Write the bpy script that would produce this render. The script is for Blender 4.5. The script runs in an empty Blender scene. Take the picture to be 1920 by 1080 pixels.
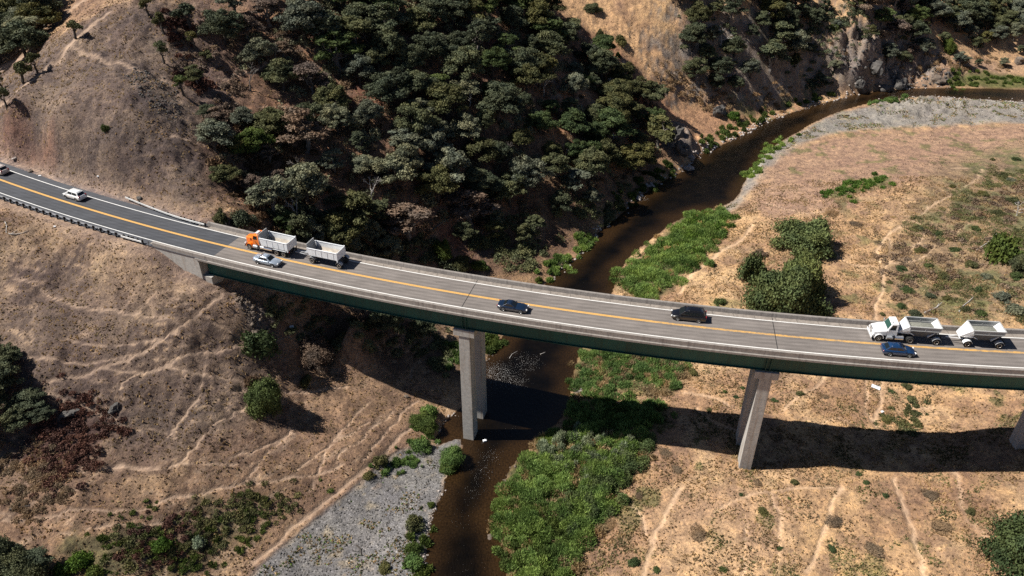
import bpy, math, random
import numpy as np
from mathutils import Vector, Matrix

# ------------------------------------------------------------------ basics
random.seed(5)
RS = np.random.RandomState(11)
scene = bpy.context.scene
COL = bpy.data.collections.new("place"); scene.collection.children.link(COL)
R = math.radians
PI = math.pi
F = 1493.0; PITCH = R(34.2); CAMZ = 97.0            # drone camera: focal in px of a 1920 frame
SUN_EL, SUN_AZ = 50.5, .4                           # shadows run towards +X, a touch towards +Y
DECK = 27.0                                          # road level above the river

def ray(u, v):
    x = (u-960)/F; up = (540-v)/F
    return np.array([x, math.cos(PITCH)+up*math.sin(PITCH), -math.sin(PITCH)+up*math.cos(PITCH)])
def at(u, v, z):
    d = ray(u, v); return (z-CAMZ)/d[2]*d+np.array([0, 0, CAMZ])

# ------------------------------------------------------------------ noise
_T = RS.rand(256, 256)
def vnoise(x, y, seed=0):
    x = np.asarray(x, float)+seed*37.13; y = np.asarray(y, float)+seed*91.7
    xi = np.floor(x).astype(int); yi = np.floor(y).astype(int)
    fx = x-xi; fy = y-yi
    fx = fx*fx*(3-2*fx); fy = fy*fy*(3-2*fy)
    a = _T[xi & 255, yi & 255]; b = _T[(xi+1) & 255, yi & 255]
    c = _T[xi & 255, (yi+1) & 255]; d = _T[(xi+1) & 255, (yi+1) & 255]
    return (a*(1-fx)+b*fx)*(1-fy)+(c*(1-fx)+d*fx)*fy
def fbm(x, y, s, o=4, seed=0):
    r = 0; a = 1; t = 0; x = np.asarray(x)/s; y = np.asarray(y)/s
    for k in range(o):
        r = r+a*vnoise(x, y, seed+k*5); t += a; a *= .55
        x, y = (x*.8+y*.6)*2.03, (-x*.6+y*.8)*2.03
    return r/t
def sst(a, b, x):
    t = np.clip((x-a)/(b-a), 0, 1); return t*t*(3-2*t)

# ------------------------------------------------------------------ road line
_white = [(at(u, v, DECK), o) for o, L in (
    (-3.45, [(0, 362), (200, 420), (390, 479), (640, 533), (866, 577), (1280, 630), (1600, 667), (1920, 693)]),
    (3.45, [(30, 326), (165, 370), (440, 446), (640, 488), (898, 530), (1280, 582), (1600, 613), (1920, 634)]),
    (0, [(0, 338), (150, 381), (436, 463), (640, 511), (866, 554), (1000, 576), (1220, 604), (1440, 628), (1640, 645), (1920, 662)])) for u, v in L]
_c = np.array([0, 0, -.26, 98.7])
for _ in range(4):
    P = []
    for p, o in _white:
        s = np.polyval(np.polyder(_c), p[0]); n = np.array([-s, 1])/math.hypot(s, 1)
        P.append(p[:2]-n*o)
    P = np.array(P); _c = np.polyfit(P[:, 0], P[:, 1], 3)
_d = np.polyder(_c)
_XA, _XB = -112.0, 96.0
def road_y(x):
    x = np.asarray(x, float); xc = np.clip(x, _XA, _XB)
    return np.polyval(_c, xc)+np.polyval(_d, xc)*(x-xc)
def road_s(x):
    return np.polyval(_d, np.clip(x, _XA, _XB))
def road_pt(x, off, z=DECK):
    s = float(road_s(x)); L = math.hypot(s, 1)
    return (x-s/L*off, float(road_y(x))+off/L, z)
def road_off(x, y):
    s = road_s(x); return (y-road_y(x))/np.sqrt(1+s*s)
def road_x(u, v, off, z=DECK):                       # foot of the point seen at (u, v) on the road line
    p = at(u, v, z); x = p[0]
    for _ in range(5):
        s = float(road_s(x)); x = p[0]+s/math.hypot(s, 1)*road_off(x, p[1])
    return x
ABUT = -50.3; END_W = -60.0                           # abutment face, start of the barriers

# ------------------------------------------------------------------ terrain
CP = [  # survey points: picture column, row, height
 (0,392,26.0),(100,424,25.8),(200,452,25.6),(300,486,25.3),(360,515,23.8),(398,545,21.6),(372,530,22.6),
 (0,480,23.5),(150,500,23.2),(0,600,19),(200,600,20),(330,560,22.3),(400,620,17.5),(440,552,19.8),(517,590,15.6),(560,627,11.2),(600,667,6.6),(460,600,17.2),
 (480,665,12.5),(500,780,7.5),(300,700,15),(100,700,16.5),(0,750,14.5),(200,800,11.5),(400,800,9.5),(550,780,5.8),(610,700,5.9),
 (620,590,11),(560,575,14.5),(700,612,9.0),(750,634,6.0),(655,600,12),(787,664,2.4),(660,650,5.6),(720,660,4.2),(676,697,4.8),(728,719,3.0),(650,780,4.2),(780,749,1.3),
 (700,850,2.6),(560,900,3.8),(400,900,6.5),(200,930,8.5),(0,920,10.5),(200,1070,6.2),(0,1070,7.5),(400,1040,2.9),(480,1070,1.3),
 (600,970,1.2),(720,865,1.3),(800,800,1.0),(700,1000,.9),(760,900,.7),(840,700,.5),(880,680,.4),
 (1400,300,.9),(1500,330,1.7),(1700,300,1.9),(1900,240,1.2),(1900,350,3),(1500,420,2.8),(1700,500,4.2),(1900,500,6),(1300,470,1.6),
 (1450,560,3.3),(1200,520,1.0),(1150,680,1.0),(1280,769,2.4),(1280,843,3.2),(1440,784,3.3),(1385,855,3.3),(1440,900,3.5),(1670,886,4.6),(1700,808,4.2),
 (1780,810,5.0),(1900,800,7.2),(1919,883,7.8),(1900,720,6.5),(1650,940,4.6),(1300,950,3),(1700,1060,4.5),(1900,1060,6.5),
 (1100,900,1.2),(1200,1060,2.4),(1000,1070,.8),
 (420,428,25.6),(500,400,23),(230,372,27.2),(100,328,27.3),(0,292,28),
 (560,440,18),(640,455,13),(750,470,8),(850,495,4),(950,510,2),(1010,510,1),(900,400,9),(1000,430,4),(1060,455,1.2),(750,380,16),
 (600,350,22),(1000,330,12.5),(1100,330,8),(1180,360,1.6),(900,250,22),(1100,220,15),(1230,310,2.5),(1270,240,6),(750,200,29),(600,200,31),
 (480,260,30),(450,330,26.5),(380,300,31),(400,400,27),(300,380,27.5),(200,290,33.5),(100,250,35),(0,240,34),(120,150,41),(40,170,39.5),(0,60,36),(250,110,44),
 (280,15,50),(150,10,42),(400,150,38),(400,30,47),(550,80,41),(700,20,43),(900,30,38),(850,120,32),(1080,20,30),(1100,90,23),(1200,150,14),(1250,60,24),
 (1310,210,4),(1390,190,5),(1450,120,12),(1400,30,26),(1550,165,2),(1560,100,12),(1560,20,22),(1650,135,4),(1650,100,11),(1660,30,20),(1750,120,5),(1750,80,10),(1750,20,17),
 (1850,120,2.5),(1900,60,9),(1900,10,15),(1440,200,1.5),(1340,262,1.5)]
_cp = np.array([at(*c) for c in CP])
_far = np.array([(-250,90,18),(-200,170,34),(-250,260,44),(-170,260,50),(-120,60,4),(-120,20,2),(-60,40,.8),(0,40,.5),(60,40,4),(130,40,7),(160,90,10),(190,150,8),
 (230,220,4),(260,300,8),(220,340,24),(140,340,40),(60,330,48),(-20,300,56),(-100,280,58),(120,110,8.5),(-180,120,27.5),(-140,152,29),(-165,135,27)], float)
_cp = np.vstack([_cp, _far])
for x in range(-160, -62, 8):
    for o in (-6.0, 6.0):
        p = road_pt(x, o); _cp = np.vstack([_cp, [p[0], p[1], 26.85]])
for x, o, z in ((-51.5, -5.4, 22.4), (-54, -5.4, 23.7), (-57, -5.4, 25.1), (-60, -5.4, 26.2), (-52, -9, 21.6), (-57, -9, 23.6), (-62, -9, 25.4)):
    p = road_pt(x, o); _cp = np.vstack([_cp, [p[0], p[1], z]])
def _k(r2): return .5*r2*np.log(r2+1e-9)
_n = len(_cp)
_A = np.zeros((_n+3, _n+3)); _S = 100.0
_q = _cp[:, :2]/_S
_A[:_n, :_n] = _k(((_q[:, None]-_q[None])**2).sum(-1))+np.eye(_n)*6e-5
_A[:_n, _n] = 1; _A[:_n, _n+1:] = _q; _A[_n:, :_n] = _A[:_n, _n:].T
_w = np.linalg.solve(_A, np.r_[_cp[:, 2], 0, 0, 0])
def tps(x, y):
    x = np.ravel(x)/_S; y = np.ravel(y)/_S; o = np.empty(len(x))
    for i in range(0, len(x), 20000):
        a = x[i:i+20000]; b = y[i:i+20000]
        o[i:i+20000] = _k((a[:, None]-_q[None, :, 0])**2+(b[:, None]-_q[None, :, 1])**2)@_w[:_n]+_w[_n]+_w[_n+1]*a+_w[_n+2]*b
    return o

def segdist(x, y, P, closed=False):
    """distance of points to a polyline"""
    P = np.asarray(P)[:, :2]; d = np.full(len(x), 1e9)
    n = len(P) if closed else len(P)-1
    for i in range(n):
        a = P[i]; b = P[(i+1) % len(P)]; ab = b-a; L = max((ab**2).sum(), 1e-9)
        t = np.clip(((x-a[0])*ab[0]+(y-a[1])*ab[1])/L, 0, 1)
        d = np.minimum(d, (x-a[0]-t*ab[0])**2+(y-a[1]-t*ab[1])**2)
    return np.sqrt(d)
def inside(x, y, P):
    P = np.asarray(P)[:, :2]; r = np.zeros(len(x), bool)
    for i in range(len(P)):
        a = P[i]; b = P[i-1]
        c = ((a[1] > y) != (b[1] > y)) & (x < (b[0]-a[0])*(y-a[1])/(b[1]-a[1]+1e-12)+a[0])
        r ^= c
    return r
def sdist(x, y, P, reach=40):
    """signed distance to a polygon, negative inside; beyond its reach simply large"""
    P = np.asarray(P)[:, :2]; x = np.asarray(x, float); y = np.asarray(y, float)
    lo = P.min(0)-reach; hi = P.max(0)+reach
    m = (x > lo[0]) & (x < hi[0]) & (y > lo[1]) & (y < hi[1])
    d = np.full(len(x), float(reach))
    if m.any():
        e = segdist(x[m], y[m], P, True); e[inside(x[m], y[m], P)] *= -1; d[m] = e
    return d
def smooth_poly(P, it=2, closed=True):
    P = np.asarray(P, float)
    for _ in range(it):
        Q = []
        n = len(P) if closed else len(P)-1
        if not closed: Q.append(P[0])
        for i in range(n):
            a = P[i]; b = P[(i+1) % len(P)]
            Q += [a*.75+b*.25, a*.25+b*.75]
        if not closed: Q.append(P[-1])
        P = np.array(Q)
    return P
RIV_L = [(760,1250),(785,1120),(791,1080),(798,1027),(805,981),(819,943),(832,918),(837,890),(846,868),(868,845),(862,820),(838,830),(817,836),(818,815),(830,793),(850,777),
 (868,760),(880,735),(893,710),(905,690),(915,668),(925,650),(945,628),(975,590),(1010,545),(1035,520),(1050,505),(1085,480),(1110,450),(1130,425),(1165,402),(1200,368),(1230,345),
 (1290,316),(1300,296),(1340,278),(1390,254),(1440,226),(1500,206),(1560,189),(1620,173),(1680,168),(1760,164),(1850,166),(1950,169),(2080,171),(2300,172)]
RIV_R = [(2300,194),(2080,192),(1920,191),(1860,188),(1800,184),(1740,181),(1690,184),(1640,191),(1600,201),(1560,214),(1520,233),(1500,246),(1462,266),(1430,292),(1410,320),(1394,345),(1385,370),
 (1355,388),(1310,397),(1270,412),(1230,442),(1190,472),(1165,502),(1155,530),(1140,570),(1110,620),(1095,650),(1080,680),(1075,710),(1070,740),(1060,775),(1035,802),(1000,835),
 (975,857),(955,880),(945,905),(938,940),(935,970),(940,1000),(948,1040),(955,1100),(970,1250)]
RIV = smooth_poly(np.array([at(u, v, 0) for u, v in RIV_L+RIV_R]), 1)
def height(x, y):
    x = np.ravel(x).astype(float); y = np.ravel(y).astype(float)
    z = tps(x, y)
    far = sst(250, 700, np.hypot(x, y-120))
    z = np.clip(z, .25, 62)*(1-far)+(25+30*fbm(x, y, 260, 3, 3))*far
    steep = sst(2.5, 9, z)
    w = fbm(x, y, 22, 4, 1)-.5
    g = fbm(x*1.0+y*.25, y*.5, 7, 3, 7)-.5
    off = road_off(x, y)
    nearroad = sst(6.0, 13, np.abs(off))+(x > END_W+4)*1.0; nearroad = np.clip(nearroad, 0, 1)
    z = z+(w*3.0+g*1.1)*steep*nearroad*sst(0, 12, sdist(x, y, RIV))
    z += (fbm(x, y, 5, 3, 9)-.5)*.8*sst(.8, 3, z)*nearroad
    for (u, v, zz), rad, amp in (((1680, 125, 8), 24, 3.6), ((1590, 135, 6), 16, 2.6), ((1765, 130, 6), 16, 2.4), ((1265, 262, 4), 9, 2.4), ((1480, 640, 15), .1, 0)):
        c = at(u, v, zz); gsn = np.exp(-((x-c[0])**2+(y-c[1])**2)/rad**2)
        rg = 1-2*np.abs(fbm(x, y, 6.5, 4, 13)-.5); rg2 = 1-2*np.abs(fbm(x, y, 2.4, 3, 14)-.5)
        z = z+gsn*amp*((rg-.75)*2.2+(rg2-.75)*.8)*sst(0, 5, sdist(x, y, RIV))
    # hummocks and furrows of the dry ground
    hk = (1-2*np.abs(fbm(x+3*fbm(x, y, 8, 2, 17), y, 2.6, 3, 15)-.5))-.78; hk2 = (1-2*np.abs(fbm(x, y, 1.25, 2, 16)-.5))-.72
    z = z+(hk*1.05+hk2*.42)*(.30+.70*sst(3, 9, z))*sst(.5, 4, sdist(x, y, RIV))*nearroad*sst(.3, .55, fbm(x, y, 16, 3, 18)+.12)
    # road bench
    west = 1-sst(-65, -56, np.where(off < 0, x, x-6))
    b = (1-sst(5.3, 10.5, np.abs(off)))*west
    z = z*(1-b)+(DECK-.12)*b
    # keep ground clear under the deck
    under = (x > ABUT-1) & (np.abs(off) < 7)
    cap = DECK-4.6-sst(ABUT+4, ABUT+12, x)*2.0
    z = np.where(under, np.minimum(z, cap), z)
    # the river
    sd = sdist(x, y, RIV)
    z = np.where(sd > 0, .08+(z-.08)*sst(-.6, 3.2, sd+.9*(fbm(x, y, 2.2, 2, 4)-.5)), -.05-.9*sst(0, 5, -sd))
    return z

def axis(pts):
    """pts: [(start, step), ..., (end, None)] with steps ramping between"""
    o = [pts[0][0]]
    while o[-1] < pts[-1][0]:
        k = np.interp(o[-1], [p[0] for p in pts], [p[1] for p in pts]); o.append(o[-1]+k)
    return np.array(o)
GX = axis([(-1500, 160), (-260, 5), (-150, .9), (-90, .42), (85, .46), (150, .9), (270, 5), (1500, 160)])
GY = axis([(-700, 160), (30, 6), (62, .42), (135, .46), (180, .7), (300, 1.4), (360, 6), (1700, 180)])
XX, YY = np.meshgrid(GX, GY)
GZ = height(XX, YY).reshape(XX.shape)
def hgt(x, y):
    x = np.asarray(x, float); y = np.asarray(y, float)
    i = np.clip(np.searchsorted(GX, x)-1, 0, len(GX)-2); j = np.clip(np.searchsorted(GY, y)-1, 0, len(GY)-2)
    tx = np.clip((x-GX[i])/(GX[i+1]-GX[i]), 0, 1); ty = np.clip((y-GY[j])/(GY[j+1]-GY[j]), 0, 1)
    return (GZ[j, i]*(1-tx)+GZ[j, i+1]*tx)*(1-ty)+(GZ[j+1, i]*(1-tx)+GZ[j+1, i+1]*tx)*ty
def hit(u, v):
    d = ray(u, v); t = np.arange(70, 520, .5)
    p = np.array([0, 0, CAMZ])+t[:, None]*d
    g = p[:, 2]-hgt(p[:, 0], p[:, 1]); k = np.argmax(g < 0)
    if g[k] >= 0: k = len(t)-1
    a = g[k-1]/(g[k-1]-g[k]+1e-9); q = p[k-1]*(1-a)+p[k]*a
    return q
def pixpoly(L, it=2, closed=True):
    return smooth_poly(np.array([hit(u, v) for u, v in L]), it, closed)
def px(p):
    x, y, z = p[0], p[1], p[2]-CAMZ
    d = y*math.cos(PITCH)-z*math.sin(PITCH); up = z*math.cos(PITCH)+y*math.sin(PITCH)
    return 960+F*x/d, 540-F*up/d
# ------------------------------------------------------------------ materials
class NT:
    def __init__(s, name):
        s.m = bpy.data.materials.new(name); s.m.use_nodes = True; s.n = s.m.node_tree.nodes; s.l = s.m.node_tree.links
        s.b = s.n["Principled BSDF"]
    def new(s, t, **k):
        o = s.n.new(t)
        for a, v in k.items(): setattr(o, a, v)
        return o
    def link(s, a, b): s.l.new(a, b)
    def noise(s, scale, detail=4, rough=.6, vec=None, dist=0):
        o = s.new('ShaderNodeTexNoise'); o.inputs['Scale'].default_value = scale; o.inputs['Detail'].default_value = detail
        o.inputs['Roughness'].default_value = rough; o.inputs['Distortion'].default_value = dist
        if vec is None:
            g = s.new('ShaderNodeNewGeometry'); vec = g.outputs['Position']
        s.link(vec, o.inputs['Vector']); return o.outputs['Fac']
    def obj(s, scale=(1, 1, 1)):
        t = s.new('ShaderNodeTexCoord'); m = s.new('ShaderNodeMapping'); m.inputs['Scale'].default_value = scale
        s.link(t.outputs['Object'], m.inputs['Vector']); return m.outputs['Vector']
    def ramp(s, fac, stops):
        r = s.new('ShaderNodeValToRGB'); e = r.color_ramp.elements
        while len(e) < len(stops): e.new(.5)
        for k, (p, c) in enumerate(stops):
            e[k].position = p; e[k].color = (c, c, c, 1) if isinstance(c, (int, float)) else (*c, 1)
        s.link(fac, r.inputs['Fac']); return r.outputs['Color']
    def mul(s, a, b, f=1.0, mode='MULTIPLY'):
        o = s.new('ShaderNodeMix', data_type='RGBA', blend_type=mode); o.inputs['Factor'].default_value = f
        for i, x in ((6, a), (7, b)):
            if isinstance(x, tuple): o.inputs[i].default_value = (*x, 1)
            else: s.link(x, o.inputs[i])
        return o.outputs[2]
    def mixf(s, fac, a, b):
        o = s.mul(a, b, mode='MIX'); s.link(fac, o.node.inputs['Factor']); return o
    def bump(s, h, strength=.5, dist=.1):
        o = s.new('ShaderNodeBump'); o.inputs['Strength'].default_value = strength; o.inputs['Distance'].default_value = dist
        s.link(h, o.inputs['Height']); s.link(o.outputs['Normal'], s.b.inputs['Normal']); return o
    def attr(s, name, t='GEOMETRY'):
        return s.new('ShaderNodeAttribute', attribute_name=name, attribute_type=t)
    def col(s, c):
        if isinstance(c, tuple): s.b.inputs['Base Color'].default_value = (*c, 1)
        else: s.link(c, s.b.inputs['Base Color'])
    def p(s, **k):
        for a, v in k.items(): s.b.inputs[a.replace('_', ' ')].default_value = v
        return s

def simple(name, c, rough=.6, metal=0, var=.12, scale=1.5, coat=0, spec=.5):
    t = NT(name); t.p(Roughness=rough, Metallic=metal, Coat_Weight=coat, Specular_IOR_Level=spec)
    n = t.noise(scale, 5, .65, t.obj())
    t.col(t.mul(t.ramp(n, [(.3, 1-var), (.7, 1+var)]), c)); return t.m
def painted(name, c, rough=.3): return simple(name, c, rough, 0, .05, .8, .6)

def make_ground_mat():
    t = NT('dry_ground'); a = t.attr('albedo').outputs['Color']
    k = t.attr('clump').outputs['Fac']
    n1 = t.noise(.55, 6, .72); n2 = t.noise(2.6, 5, .8); n3 = t.noise(.11, 3, .6)
    c1 = t.ramp(n1, [(.28, (.46, .45, .46)), (.46, (.88, .87, .88)), (.60, (1.16, 1.13, 1.08)), (.78, (1.6, 1.52, 1.35))])
    c2 = t.ramp(n2, [(.3, .66), (.5, 1.0), (.72, 1.36)])
    c3 = t.ramp(n3, [(.35, (.9, .88, .9)), (.65, (1.1, 1.1, 1.06))])
    wp = t.noise(.9, 5, .7, dist=2.2); c4 = t.ramp(wp, [(.36, (.70, .66, .66)), (.5, (1, 1, 1)), (.64, (1.28, 1.22, 1.08))])
    var = t.mul(t.mul(t.mul(c1, c2), c3), c4)
    v = t.mixf(k, (1.0, 1.0, 1.0), var)
    t.col(t.mul(a, v)); t.p(Roughness=.95, Specular_IOR_Level=.15)
    gb = t.attr('cobble').outputs['Fac']; g_ = t.new('ShaderNodeNewGeometry')
    vo = t.new('ShaderNodeTexVoronoi'); vo.inputs['Scale'].default_value = 6.5; t.link(g_.outputs['Position'], vo.inputs['Vector'])
    bw = t.new('ShaderNodeSeparateColor'); t.link(vo.outputs['Color'], bw.inputs[0])
    vo2 = t.new('ShaderNodeTexVoronoi'); vo2.inputs['Scale'].default_value = 1.3; t.link(g_.outputs['Position'], vo2.inputs['Vector']); b2 = t.new('ShaderNodeSeparateColor'); t.link(vo2.outputs['Color'], b2.inputs[0])
    cb = t.mul(t.ramp(bw.outputs[0], [(.1, .78), (.55, .96), (.9, 1.2), (.97, 1.7)]), t.ramp(b2.outputs[1], [(.1, .95), (.9, 1.05)]))
    cb = t.mixf(gb, (1.0, 1.0, 1.0), cb)
    t.col(t.mul(t.mul(a, v), cb))
    h = t.new('ShaderNodeMath', operation='MULTIPLY_ADD'); t.link(n2, h.inputs[0]); h.inputs[1].default_value = .45; t.link(n1, h.inputs[2])
    hk = t.new('ShaderNodeMath', operation='MULTIPLY'); t.link(h.outputs[0], hk.inputs[0]); t.link(k, hk.inputs[1])
    t.bump(hk.outputs[0], .9, .55)
    return t.m
def make_asphalt(name, c, warm):
    t = NT(name); v = t.attr('lane').outputs['Fac']
    n = t.noise(9, 4, .7); st0 = t.noise(.35, 5, .6)
    g = t.new('ShaderNodeNewGeometry'); m = t.new('ShaderNodeMapping'); m.inputs['Rotation'].default_value = (0, 0, R(14)); m.inputs['Scale'].default_value = (.12, 1.6, 1); t.link(g.outputs['Position'], m.inputs['Vector'])
    stk = t.noise(1.2, 6, .7, m.outputs['Vector']); sp = t.noise(2.3, 3, .6)
    st = t.mul(t.mul(t.ramp(st0, [(.3, .88), (.7, 1.12)]), t.ramp(stk, [(.32, .78), (.5, 1.0), (.68, 1.16)])), t.ramp(sp, [(.24, .45), (.31, 1.0)]))
    x = t.ramp(v, [(0, 1.12), (.5, .86), (1, 1.12)])
    col = t.mul(t.mul(t.ramp(n, [(.35, .8), (.65, 1.2)]), st), c)
    t.col(t.mul(col, x)); t.p(Roughness=.85, Specular_IOR_Level=.3); t.bump(n, .3, .02); return t.m
def make_concrete(name, c=(.33, .31, .285), stain=(.23, .16, .115), streak=True):
    t = NT(name); g = t.new('ShaderNodeNewGeometry')
    m = t.new('ShaderNodeMapping'); m.inputs['Scale'].default_value = (1.6, 1.6, .09); t.link(g.outputs['Position'], m.inputs['Vector'])
    s = t.noise(1, 5, .7, m.outputs['Vector']); n = t.noise(2.2, 6, .7)
    w = t.new('ShaderNodeTexWave', wave_type='BANDS', bands_direction='Z'); w.inputs['Scale'].default_value = .42; w.inputs['Distortion'].default_value = .6; t.link(g.outputs['Position'], w.inputs['Vector'])
    a = t.mixf(t.ramp(s, [(.5, 0.0), (.72, .8 if streak else .25)]), c, stain)
    b = t.mul(t.mul(a, t.ramp(n, [(.3, .78), (.7, 1.18)])), t.ramp(w.outputs['Fac'], [(.0, .84), (.12, 1.0)]), .6)
    if not streak:
        sx = t.new('ShaderNodeSeparateXYZ'); t.link(g.outputs['Position'], sx.inputs[0])
        q = t.new('ShaderNodeMath', operation='PINGPONG'); t.link(sx.outputs[0], q.inputs[0]); q.inputs[1].default_value = 1.5
        b = t.mul(b, t.ramp(q.outputs[0], [(.0, .45), (.035, .55), (.05, 1.0)]))
        m2 = t.new('ShaderNodeMapping'); m2.inputs['Scale'].default_value = (.9, .9, .15); t.link(g.outputs['Position'], m2.inputs['Vector'])
        b = t.mul(b, t.ramp(t.noise(1.5, 5, .75, m2.outputs['Vector']), [(.3, .72), (.6, 1.1)]))
    t.col(b); t.p(Roughness=.85, Specular_IOR_Level=.3); t.bump(n, .25, .03); return t.m

def make_girder():
    t = NT('green_painted_steel'); g = t.new('ShaderNodeNewGeometry'); m = t.new('ShaderNodeMapping'); m.inputs['Scale'].default_value = (1.2, 1.2, .12); t.link(g.outputs['Position'], m.inputs['Vector'])
    s = t.noise(1.3, 6, .75, m.outputs['Vector']); n = t.noise(.09, 3, .6)
    sx = t.new('ShaderNodeSeparateXYZ'); t.link(g.outputs['Position'], sx.inputs[0]); q = t.new('ShaderNodeMath', operation='PINGPONG'); t.link(sx.outputs[0], q.inputs[0]); q.inputs[1].default_value = 2.8
    c = t.mixf(t.ramp(s, [(.46, 0.0), (.72, .75)]), (.007, .078, .063), (.016, .036, .027))
    c = t.mul(t.mul(c, t.ramp(n, [(.35, .75), (.65, 1.25)])), t.ramp(q.outputs[0], [(.0, .5), (.03, 1.0)])); t.col(c); t.p(Roughness=.55); return t.m
M = {}
M['ground'] = make_ground_mat()
M['asphalt'] = make_asphalt('fresh_asphalt', (.066, .069, .078), 0)
M['deck'] = make_asphalt('deck_asphalt', (.188, .166, .152), 1)
M['shoulder'] = make_concrete('shoulder_concrete', (.27, .235, .205), (.17, .14, .12), False)
M['concrete'] = make_concrete('pier_concrete', (.43, .41, .38), (.26, .19, .14))
M['barrier'] = make_concrete('barrier_concrete', (.30, .27, .245), (.15, .13, .12))
M['green_steel'] = simple('green_painted_steel', (.008, .085, .070), .6, 0, .18, .6)
M['green_steel'] = make_girder()
M['dark_steel'] = simple('dark_steel', (.02, .022, .024), .6)
M['white_line'] = simple('white_line_paint', (.78, .77, .74), .7, 0, .12, 1.2)
M['yellow_line'] = simple('yellow_line_paint', (.75, .37, .045), .7, 0, .14, .8)
M['galvanised'] = simple('galvanised_steel', (.36, .37, .39), .5, .3, .1, 1)
M['white_metal'] = simple('bright_rail_steel', (.50, .50, .49), .5, .1, .15, 1)
M['timber'] = simple('dark_timber_post', (.028, .024, .022), .9, 0, .2, 4)
M['seam'] = simple('joint_sealant', (.02, .02, .02), .9)

# ------------------------------------------------------------------ mesh helpers
def tag(o, label=None, cat=None, group=None, kind=None):
    if label: o['label'] = label
    if cat: o['category'] = cat
    if group: o['group'] = group
    if kind: o['kind'] = kind
    return o
def empty(name, loc=(0, 0, 0), rz=0):
    o = bpy.data.objects.new(name, None); COL.objects.link(o); o.location = loc; o.rotation_euler = (0, 0, rz)
    o.empty_display_size = .3; return o
def np_mesh(name, V, Fc, mat=None, smooth=False, attrs=None, link=True, parent=None):
    """V n x 3, Fc m x k (k const) -> object"""
    me = bpy.data.meshes.new(name); V = np.asarray(V, np.float32); Fc = np.asarray(Fc, np.int32); k = Fc.shape[1]
    me.vertices.add(len(V)); me.vertices.foreach_set('co', V.ravel())
    me.loops.add(Fc.size); me.loops.foreach_set('vertex_index', Fc.ravel())
    me.polygons.add(len(Fc)); me.polygons.foreach_set('loop_start', np.arange(0, Fc.size, k, dtype=np.int32))
    me.polygons.foreach_set('loop_total', np.full(len(Fc), k, np.int32))
    if smooth: me.polygons.foreach_set('use_smooth', np.ones(len(Fc), bool))
    me.update(calc_edges=True); me.validate()
    for nm, (dom, typ, data) in (attrs or {}).items():
        at_ = me.attributes.new(nm, typ, dom)
        at_.data.foreach_set('color' if 'COLOR' in typ else 'value', np.asarray(data, np.float32).ravel())
    if mat: me.materials.append(mat)
    o = bpy.data.objects.new(name, me)
    if link: COL.objects.link(o)
    if parent: o.parent = parent
    return o
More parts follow.
